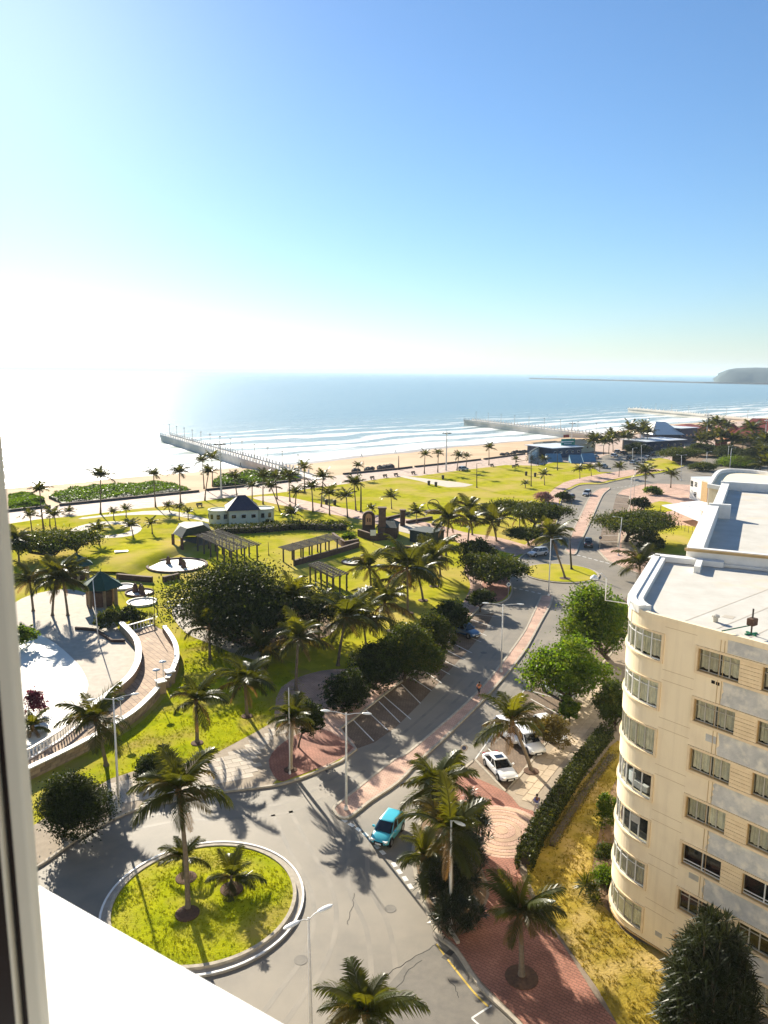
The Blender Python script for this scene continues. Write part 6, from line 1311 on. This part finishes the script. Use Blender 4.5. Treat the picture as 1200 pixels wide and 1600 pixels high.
def person(px, head, label, J, top, legs, shoes='cloth_dark', short=False, z0=.15, hscale=1.0):
    B = G(*px, z0); d = G(*head, z0)-B; T = thing('person', label, 'person', B, math.atan2(d.y, d.x)); T.scale = (hscale,)*3
    names = ['pel', 'waist', 'chest', 'neck', 'head', 'crown']; rad = {'pel': (.125, .10), 'waist': (.115, .09), 'chest': (.15, .105), 'neck': (.05, .05), 'head': (.085, .09), 'crown': (.06, .065), 'hip': (.085, .085), 'knee': (.055, .055), 'ank': (.037, .037), 'toe': (.03, .03), 'sho': (.055, .055), 'elb': (.04, .04), 'wri': (.028, .028), 'han': (.032, .02)}
    for s_ in 'LR': names += [k+s_ for k in ('hip', 'knee', 'ank', 'toe', 'sho', 'elb', 'wri', 'han')]
    ix = {k: i for i, k in enumerate(names)}; verts = [(*J[k], *rad[k.rstrip('LR') if k[-1] in 'LR' else k]) for k in names]
    ed = [('pel', 'waist'), ('waist', 'chest'), ('chest', 'neck'), ('neck', 'head'), ('head', 'crown')]
    for s_ in 'LR': ed += [('pel', 'hip'+s_), ('hip'+s_, 'knee'+s_), ('knee'+s_, 'ank'+s_), ('ank'+s_, 'toe'+s_), ('chest', 'sho'+s_), ('sho'+s_, 'elb'+s_), ('elb'+s_, 'wri'+s_), ('wri'+s_, 'han'+s_)]
    obj('body', skin_mesh('body', verts, [(ix[a], ix[b_]) for a, b_ in ed], 'skin'), T)
    def cloth(nm, ks, es, m_, g=1.22):
        id_ = {k: i for i, k in enumerate(ks)}; vv = [(*J[k], *[r_*g for r_ in rad[k.rstrip('LR') if k[-1] in 'LR' else k]]) for k in ks]; obj(nm, skin_mesh(nm, vv, [(id_[a], id_[b_]) for a, b_ in es], m_), T)
    cloth('shirt', ['waist', 'pel', 'chest', 'shoL', 'shoR', 'elbL', 'elbR'], [('waist', 'pel'), ('waist', 'chest'), ('chest', 'shoL'), ('chest', 'shoR'), ('shoL', 'elbL'), ('shoR', 'elbR')], top, 1.2)
    lk = ['pel', 'hipL', 'hipR', 'kneeL', 'kneeR']; le = [('pel', 'hipL'), ('pel', 'hipR'), ('hipL', 'kneeL'), ('hipR', 'kneeR')]
    if not short: lk += ['ankL', 'ankR']; le += [('kneeL', 'ankL'), ('kneeR', 'ankR')]
    cloth('trousers', lk, le, legs, 1.25)
    h = J['head']; mb = MB()
    for r_, z in ((0,0),): pass
    mb.lathe([(.07, -.04), (.108, .02), (.11, .08), (.07, .135), (.01, .15)], 12, (h[0]-.02, 0, h[2])); obj('hair', mb.mesh('hair', 'hair_black', (0, 0, 0), True), T)
    for s_ in 'LR':
        t = J['toe'+s_]; a = J['ank'+s_]; mb = MB(); mb.box(((t[0]+a[0])/2, t[1], (t[2]+.0)+.01), (.28, .1, .08)); obj('shoe', mb.mesh('shoe', shoes), T)
        e_ = (h[0]+.085, .035*(1 if s_ == 'L' else -1), h[2]); mb = MB(); mb.box(e_, (.015, .022, .012)); obj('eye', mb.mesh('eye', 'cloth_white'), T)
    mb = MB(); mb.box((h[0]+.10, 0, h[2]-.03), (.035, .025, .04)); obj('nose', mb.mesh('nose', 'skin'), T)
    return T
for i, (x, y) in enumerate([(510, 788), (523, 789), (670, 758), (681, 760), (692, 749), (822, 743), (836, 745)]):
    c = G(x, y, .14); T = thing('lawn_bin', f'{ORD[i]} small dark bin from the left on the beach lawn', 'bin', c, 0, 'small dark bins on the beach lawn'); mb = MB(); mb.lathe([(.4, 0), (.46, 1.1), (.5, 1.12), (.5, 1.25), (.2, 1.4)], 10, tuple(c)); mb.build('body', 'pole_dark', T); mb = MB(); mb.lathe([(.52, 1.26), (.5, 1.36), (.1, 1.5)], 10, tuple(c)); mb.build('lid', 'black_trim', T)
JW = body_set(.30, .22, .03); JR = body_set(.42, .34, .10)
person((838, 1271), (832, 1240), 'person in blue and white clothes walking on the slab paving by the hedge', JW, 'cloth_blue', 'cloth_white', z0=.15)
person((748, 1088), (756, 1076), 'jogger in an orange top on the brick median', JR, 'cloth_orange', 'cloth_dark', 'cloth_white', True, z0=.135)
far = [(376, 730, 'left one of two people at the water beside the near pier'), (386, 730, 'right one of two people at the water beside the near pier'), (565, 714, 'dark figure standing at the water edge'), (609, 731, 'person strolling beside the rocks on the sand'), (618, 708, 'person at the water edge right of the dark figure'), (840, 728, 'person near the far sea wall end')]
for x, y, lab in far: person((x, y), (x+4, y+.2), lab, JW, 'cloth_dark', 'cloth_dark', z0=-2.6 if y < 732 and x < 700 else .12, hscale=1.15)
# ================================================================== PIERS
def pier(name, label, root, tip, wd, ztop, nlamp, npost, hasposts=True):
    A = G(*root, ztop); B = G(*tip, ztop); d = (B-A).normalized(); L = (B-A).length; q = Vector((-d.y, d.x, 0)); T = thing(name, label, 'pier', Vector((A.x, A.y, 0)))
    A2 = A-d*12
    MB().prism([A2-q*wd/2, B-q*wd/2, B+q*wd/2, A2+q*wd/2], ztop-.9, ztop, bottom=True).build('deck', 'pier_concrete', T)
    MB().prism([A2-q*wd*.42, B-q*wd*.42, B+q*wd*.42, A2+q*wd*.42], -5, ztop-.85).build('sheet_wall', 'pier_concrete', T)
    for s_ in (-1, 1):
        mb = MB(); a = A2+q*s_*(wd/2-.2); b_ = B+q*s_*(wd/2-.2); mb.bar(a+Vector((0, 0, .2)), b_+Vector((0, 0, .2)), .4, .4); mb.build('kerb_wall', 'pier_concrete', T)
        me = MB().box((0, 0, 0), (.5, .45, 1.5)).mesh('post', 'white_paint')
        for k in range(npost):
            p = A+d*(L*(k+.5)/npost)+q*s_*(wd/2-.2); obj('post', me, T, (p.x-A.x, p.y-A.y, ztop+.9), (0, 0, math.atan2(d.y, d.x)))
    for k in range(nlamp):
        p = A+d*(L*(k+.3)/nlamp); TT_ = thing('pier_lamp', f'{ORD[k]} lamp post from the shore on the {label.split(" running")[0]}', 'street lamp', (p.x, p.y, ztop), 0, 'lamp posts on the '+name)
        mb = MB(); mb.tube([(0, 0, 0), (0, 0, 6.5)], [.15, .10], 6); obj('pole', mb.mesh('pole', 'frame_grey'), TT_); mb = MB(); mb.box((0, 0, 6.6), (.9, .35, .25)); obj('lamp_head', mb.mesh('lamp_head', 'pole_dark'), TT_)
pier('near_pier', 'pale near pier running out into the sea', (474, 742), (258, 680), 6, .3, 13, 56)
pier('middle_pier', 'grey middle pier running out behind the palms', (940, 680), (731, 656), 8, .6, 9, 44)
pier('far_pier', 'faint far pier running out at the right', (1215, 658), (986, 638), 8, .6, 8, 30)
for nm, px, hw_, h, lab in (('breakwater', [(830, 592), (960, 595), (1112, 599), (1300, 603)], 16, 6, 'long dark harbour breakwater on the horizon'), ):
    P = resamp(GP(px, -3), 30); rnd = random.Random(2); T = thing(nm, lab, 'breakwater', P[0]); mb = MB()
    mb.strip(P, 30, -6, [h*rnd.uniform(.7, 1.1)-2 for _ in P]); mb.build('rubble', 'rock', T)
# rocks at the sea wall
for i, (px, lab) in enumerate([([(552, 738), (610, 730)], 'dark rock pile on the sand by the sea wall'), ([(786, 712), (820, 706)], 'dark rock pile left of the beach restaurant'), ([(598, 734), (609, 731)], 'small rock heap at the end of the rock pile')]):
    A, B = GP(px, -.5); rnd = random.Random(i); T = thing('rock_pile', lab, 'rocks', A)
    for k in range(16):
        p = A.lerp(B, rnd.random())+Vector((rnd.uniform(-1.5, 1.5), rnd.uniform(-1.5, 1.5), .3)); s_ = rnd.uniform(.7, 1.6); mb = MB(); mb.lathe([(.3*s_, -.6*s_), (.9*s_, -.2*s_), (.8*s_, .4*s_), (.25*s_, .75*s_)], 6, tuple(p)); mb.build('rock', 'rock', T)
# ================================================================== FAR BUILDINGS
# white house with blue roof edge
WH, A, d, nb, L = prism_house('white_house', 'white two storey house with small square windows beyond the rear block', [(1077, 779), (1106, 788)], 14, 6.2, 0, 'white_paint', 'roof_metal', .3, .05, 'house', 0)
for i in range(2):
    for j in range(2):
        for r_ in range(3):
            c = A+d*(L*(.30))+Vector((0, 0, 1.3+j*2.9+r_*.45)); mb = MB(); mb.bar(c-d*.6-nb*.04, c+d*.6-nb*.04, .06, .3); mb.build('window', 'car_glass', WH)
    break
c = A+d*.8+Vector((0, 0, 4.6)); mb = MB(); mb.bar(c-d*.5-nb*.05, c+d*.5-nb*.05, .08, 1.6); mb.build('window', 'car_glass', WH)
c = A+d*(L*.78)+Vector((0, 0, 3.2)); mb = MB(); mb.bar(c-d*1.6-nb*.06, c+d*1.6-nb*.06, .1, 5.6); mb.build('yellow_wall', 'trim_ochre', WH)
T = thing('rounded_annex', 'white annex with a rounded parapet and blue grey roof behind the rear block', 'building', G(1130, 760))
oz = 11.5; P = [G(x, y, oz) for x, y in ((1108, 756), (1120, 738), (1133, 733), (1160, 733), (1190, 736), (1215, 742), (1230, 765))]; Pp = catmull(P, 4); bk = [Vector((p.x, p.y, 0)) for p in Pp]+[Vector((P[-1].x+5, P[-1].y-20, 0)), Vector((P[0].x+6, P[0].y-14, 0))]
MB().prism(bk, 0, oz-.9).build('wall', 'wall_cream', T); MB().strip([Vector((p.x, p.y, 0)) for p in bk], .9, oz-.9, oz, closed=True).build('parapet', 'white_paint', T)
# carport sail roofs
for i, (px, lab) in enumerate([([(1034, 790), (1070, 786), (1096, 800), (1094, 816)], 'front white carport roof beside the rear block'), ([(1062, 786), (1092, 783), (1112, 788), (1100, 799)], 'rear white carport roof touching the white house')]):
    P = [G(x, y, 3.0+.25*i) for x, y in px]; T = thing('carport', lab, 'carport', Vector((P[0].x, P[0].y, 0)))
    MB().prism([Vector((p.x, p.y, 0)) for p in P], 3.0+.25*i, 3.15+.25*i, bottom=True).build('roof', 'roof_metal', T)
    for p in P: mb = MB(); mb.tube([(p.x*.997, p.y, 0), (p.x*.997, p.y, 3)], .07, 6); mb.build('post', 'pole_dark', T)
P = resamp(GP([(1022, 810), (1050, 822), (1080, 836), (1094, 842)]), 14); T = thing('court_fence', 'thin post fence along the brick court by the carports', 'fence', P[0])
for p in P: mb = MB(); mb.tube([(p.x, p.y, .1), (p.x, p.y, 1.9)], .04, 5); mb.build('post', 'pole_dark', T)
for z in (.9, 1.8):
    mb = MB(); mb.tube([(p.x, p.y, z) for p in P], .02, 4); mb.build('rail', 'pole_dark', T)
# beach restaurant and green billboard
T1, A, d, nb, L = prism_house('beach_restaurant', 'low beach restaurant with blue canvas and pale roofs behind the green billboard', [(862, 716), (908, 713)], 16, 4.2, 0, 'navy_wall', 'roof_metal', .3, 1.0, 'restaurant', 5)
for k, (px, m_) in enumerate([([(856, 722), (880, 722), (884, 709), (862, 708)], 'blue_canvas'), ([(893, 724), (912, 724), (924, 711), (900, 708)], 'blue_canvas'), ([(912, 722), (932, 721), (930, 709), (918, 709)], 'blue_canvas')]):
    P = [G(x, y, 2.2 if j < 2 else 4.0) for j, (x, y) in enumerate(px)]; P = [G(px[0][0], px[0][1], .2), G(px[1][0], px[1][1], .2)]; b0_, b1_ = P
    up = Vector((0, 5, 3.0)); vs = [tuple(b0_), tuple(b1_), tuple(b1_+up), tuple(b0_+up), tuple(b0_+Vector((0, 5.5, 0))), tuple(b1_+Vector((0, 5.5, 0)))]
    MB().add(vs, [(0, 1, 2, 3), (3, 2, 5, 4), (1, 5, 2), (0, 3, 4)]).build('awning', m_, T1)
prism_house('beach_bar', 'dark roofed beach bar right of the green billboard', [(896, 708), (930, 705)], 12, 3.8, 1.6, 'pavilion_wall', 'roof_dark', .2, 1.5, 'restaurant', 4)
prism_house('beach_shed', 'long dark shed left of the green billboard', [(852, 706), (880, 704)], 8, 3.4, .9, 'concrete', 'roof_dark', .1, .8, 'shed', 3)
# white curved windbreak
P = catmull(GP([(826, 724), (836, 716), (850, 711), (862, 712)]), 4); T = thing('windbreak', 'curved white screen at the left end of the beach restaurant', 'screen', P[0]); MB().strip(P, .4, 0, 4.0).build('screen', 'white_paint', T); MB().strip(P, .9, 4.0, 4.3).build('cap', 'roof_dark', T)
A = G(876, 712, 0); B = G(897, 711, 0); d = (B-A).normalized(); T = thing('billboard', 'green billboard on posts above the beach restaurant', 'billboard', A); L = (B-A).length
zt = atY(886, 686, A.y).z; zb = atY(886, 696, A.y).z
mb = MB(); mb.bar(A+Vector((0, 0, (zt+zb)/2)), B+Vector((0, 0, (zt+zb)/2)), .3, zt-zb); mb.build('board', 'sign_green', T)
mb = MB(); mb.bar(A+Vector((0, -.2, zb+(zt-zb)*.55)), A.lerp(B, .9)+Vector((0, -.2, zb+(zt-zb)*.55)), .1, .5); mb.build('lettering', 'frame_white', T)
mb = MB(); mb.bar(A+d*L*.2+Vector((0, -.2, zb+(zt-zb)*.25)), A+d*L*.75+Vector((0, -.2, zb+(zt-zb)*.25)), .1, .35); mb.build('lettering', 'frame_white', T)
for t in (.15, .85): p = A.lerp(B, t); mb = MB(); mb.tube([(p.x, p.y+.3, 0), (p.x, p.y+.3, zb)], .2, 6); mb.build('post', 'pole_dark', T)
mb = MB(); mb.bar(A+d*L*.15+Vector((0, 0, zt+1.2)), A+d*L*.55+Vector((0, 0, zt+1.2)), .2, 1.3); mb.build('red_sign', 'roof_red', T)
# far restaurant row
prism_house('white_tent_hall', 'white tented hall roof of the far beach restaurant', [(1022, 694), (1060, 694)], 18, 5.0, 6, 'navy_wall', 'white_paint', .3, 2, 'restaurant', 5)
prism_house('navy_restaurant', 'dark navy restaurant with white fascia below the white tent', [(1008, 706), (1068, 702)], 14, 4.6, 0, 'navy_wall', 'roof_metal', .3, 1, 'restaurant', 6)
prism_house('dark_flat_hall', 'dark flat roofed hall right of the white tent', [(1062, 694), (1088, 692)], 16, 8, 0, 'navy_wall', 'roof_metal', .3, .6, 'restaurant', 4)
prism_house('brown_hall', 'brown low building in front of the far sand', [(1078, 684), (1108, 682)], 18, 5, 2, 'stone_wall', 'roof_red', .3, 1, 'building', 3)
prism_house('red_roof_house', 'large red roofed building at the right behind the palm grove', [(1148, 694), (1205, 697)], 30, 6, 7, 'peach', 'roof_red', .3, 1.5, 'building', 5)
prism_house('red_roof_house', 'smaller red roofed wing left of the large red roof', [(1132, 688), (1152, 688)], 20, 6, 5, 'peach', 'roof_red', .3, 1.5, 'building', 3)
prism_house('thatched_kiosk', 'small brown roofed kiosk under the far spreading tree', [(1050, 720), (1068, 721)], 7, 2.2, 2.2, 'wood_grey', 'roof_red', .3, .8, 'kiosk', 0)
prism_house('brick_cabin', 'small brick red cabin beside the far right road', [(1126, 710), (1134, 710)], 6, 6, 0, 'roof_red', 'roof_dark', .3, .2, 'cabin', 1)
prism_house('grey_hall', 'pale roofed hall at the far right edge', [(1185, 690), (1215, 692)], 30, 7, 2, 'concrete', 'roof_metal', .3, 1, 'building', 4)
# ================================================================== BLUFF AND HAZE
rng = np.random.default_rng(3); rid = [(1116, 599), (1121, 591), (1128, 583), (1138, 577), (1155, 574.5), (1180, 573.5), (1210, 573), (1260, 575), (1330, 572), (1420, 576), (1520, 580)]
V = []; NB = 8; YB = 3900.0
for k, (x, y) in enumerate(rid):
    t = atY(x, y, YB); hz = t.z+3
    for j in range(NB):
        a = j/(NB-1); V.append(((t.x+rng.normal()*6)*(YB-120+a*700)/YB, YB-120+a*700+rng.normal()*15, -4+hz*math.sin(PI*min(1, a*1.02))**.55+rng.normal()*2*(0 < j < NB-1)))
mb = MB(); mb.add(V, [(i*NB+j, (i+1)*NB+j, (i+1)*NB+j+1, i*NB+j+1) for i in range(len(rid)-1) for j in range(NB-1)])
struct('bluff_hill', mb, 'bluff', True)
hz = bpy.data.materials.new('haze_air'); hz.use_nodes = True; nt = hz.node_tree; nt.nodes.clear(); oo = nt.nodes.new('ShaderNodeOutputMaterial'); pv = nt.nodes.new('ShaderNodeVolumePrincipled')
pv.inputs['Color'].default_value = (.70, .86, 1, 1); pv.inputs['Density'].default_value = .00007; pv.inputs['Anisotropy'].default_value = .0
nt.links.new(pv.outputs[0], oo.inputs['Volume']); MT['haze_air'] = hz
HZ = MB().prism([(-36000, -30000), (36000, -30000), (36000, 60000), (-36000, 60000)], -8.0, 150.0, bottom=True).build('haze', 'haze_air'); HZ['kind'] = 'stuff'
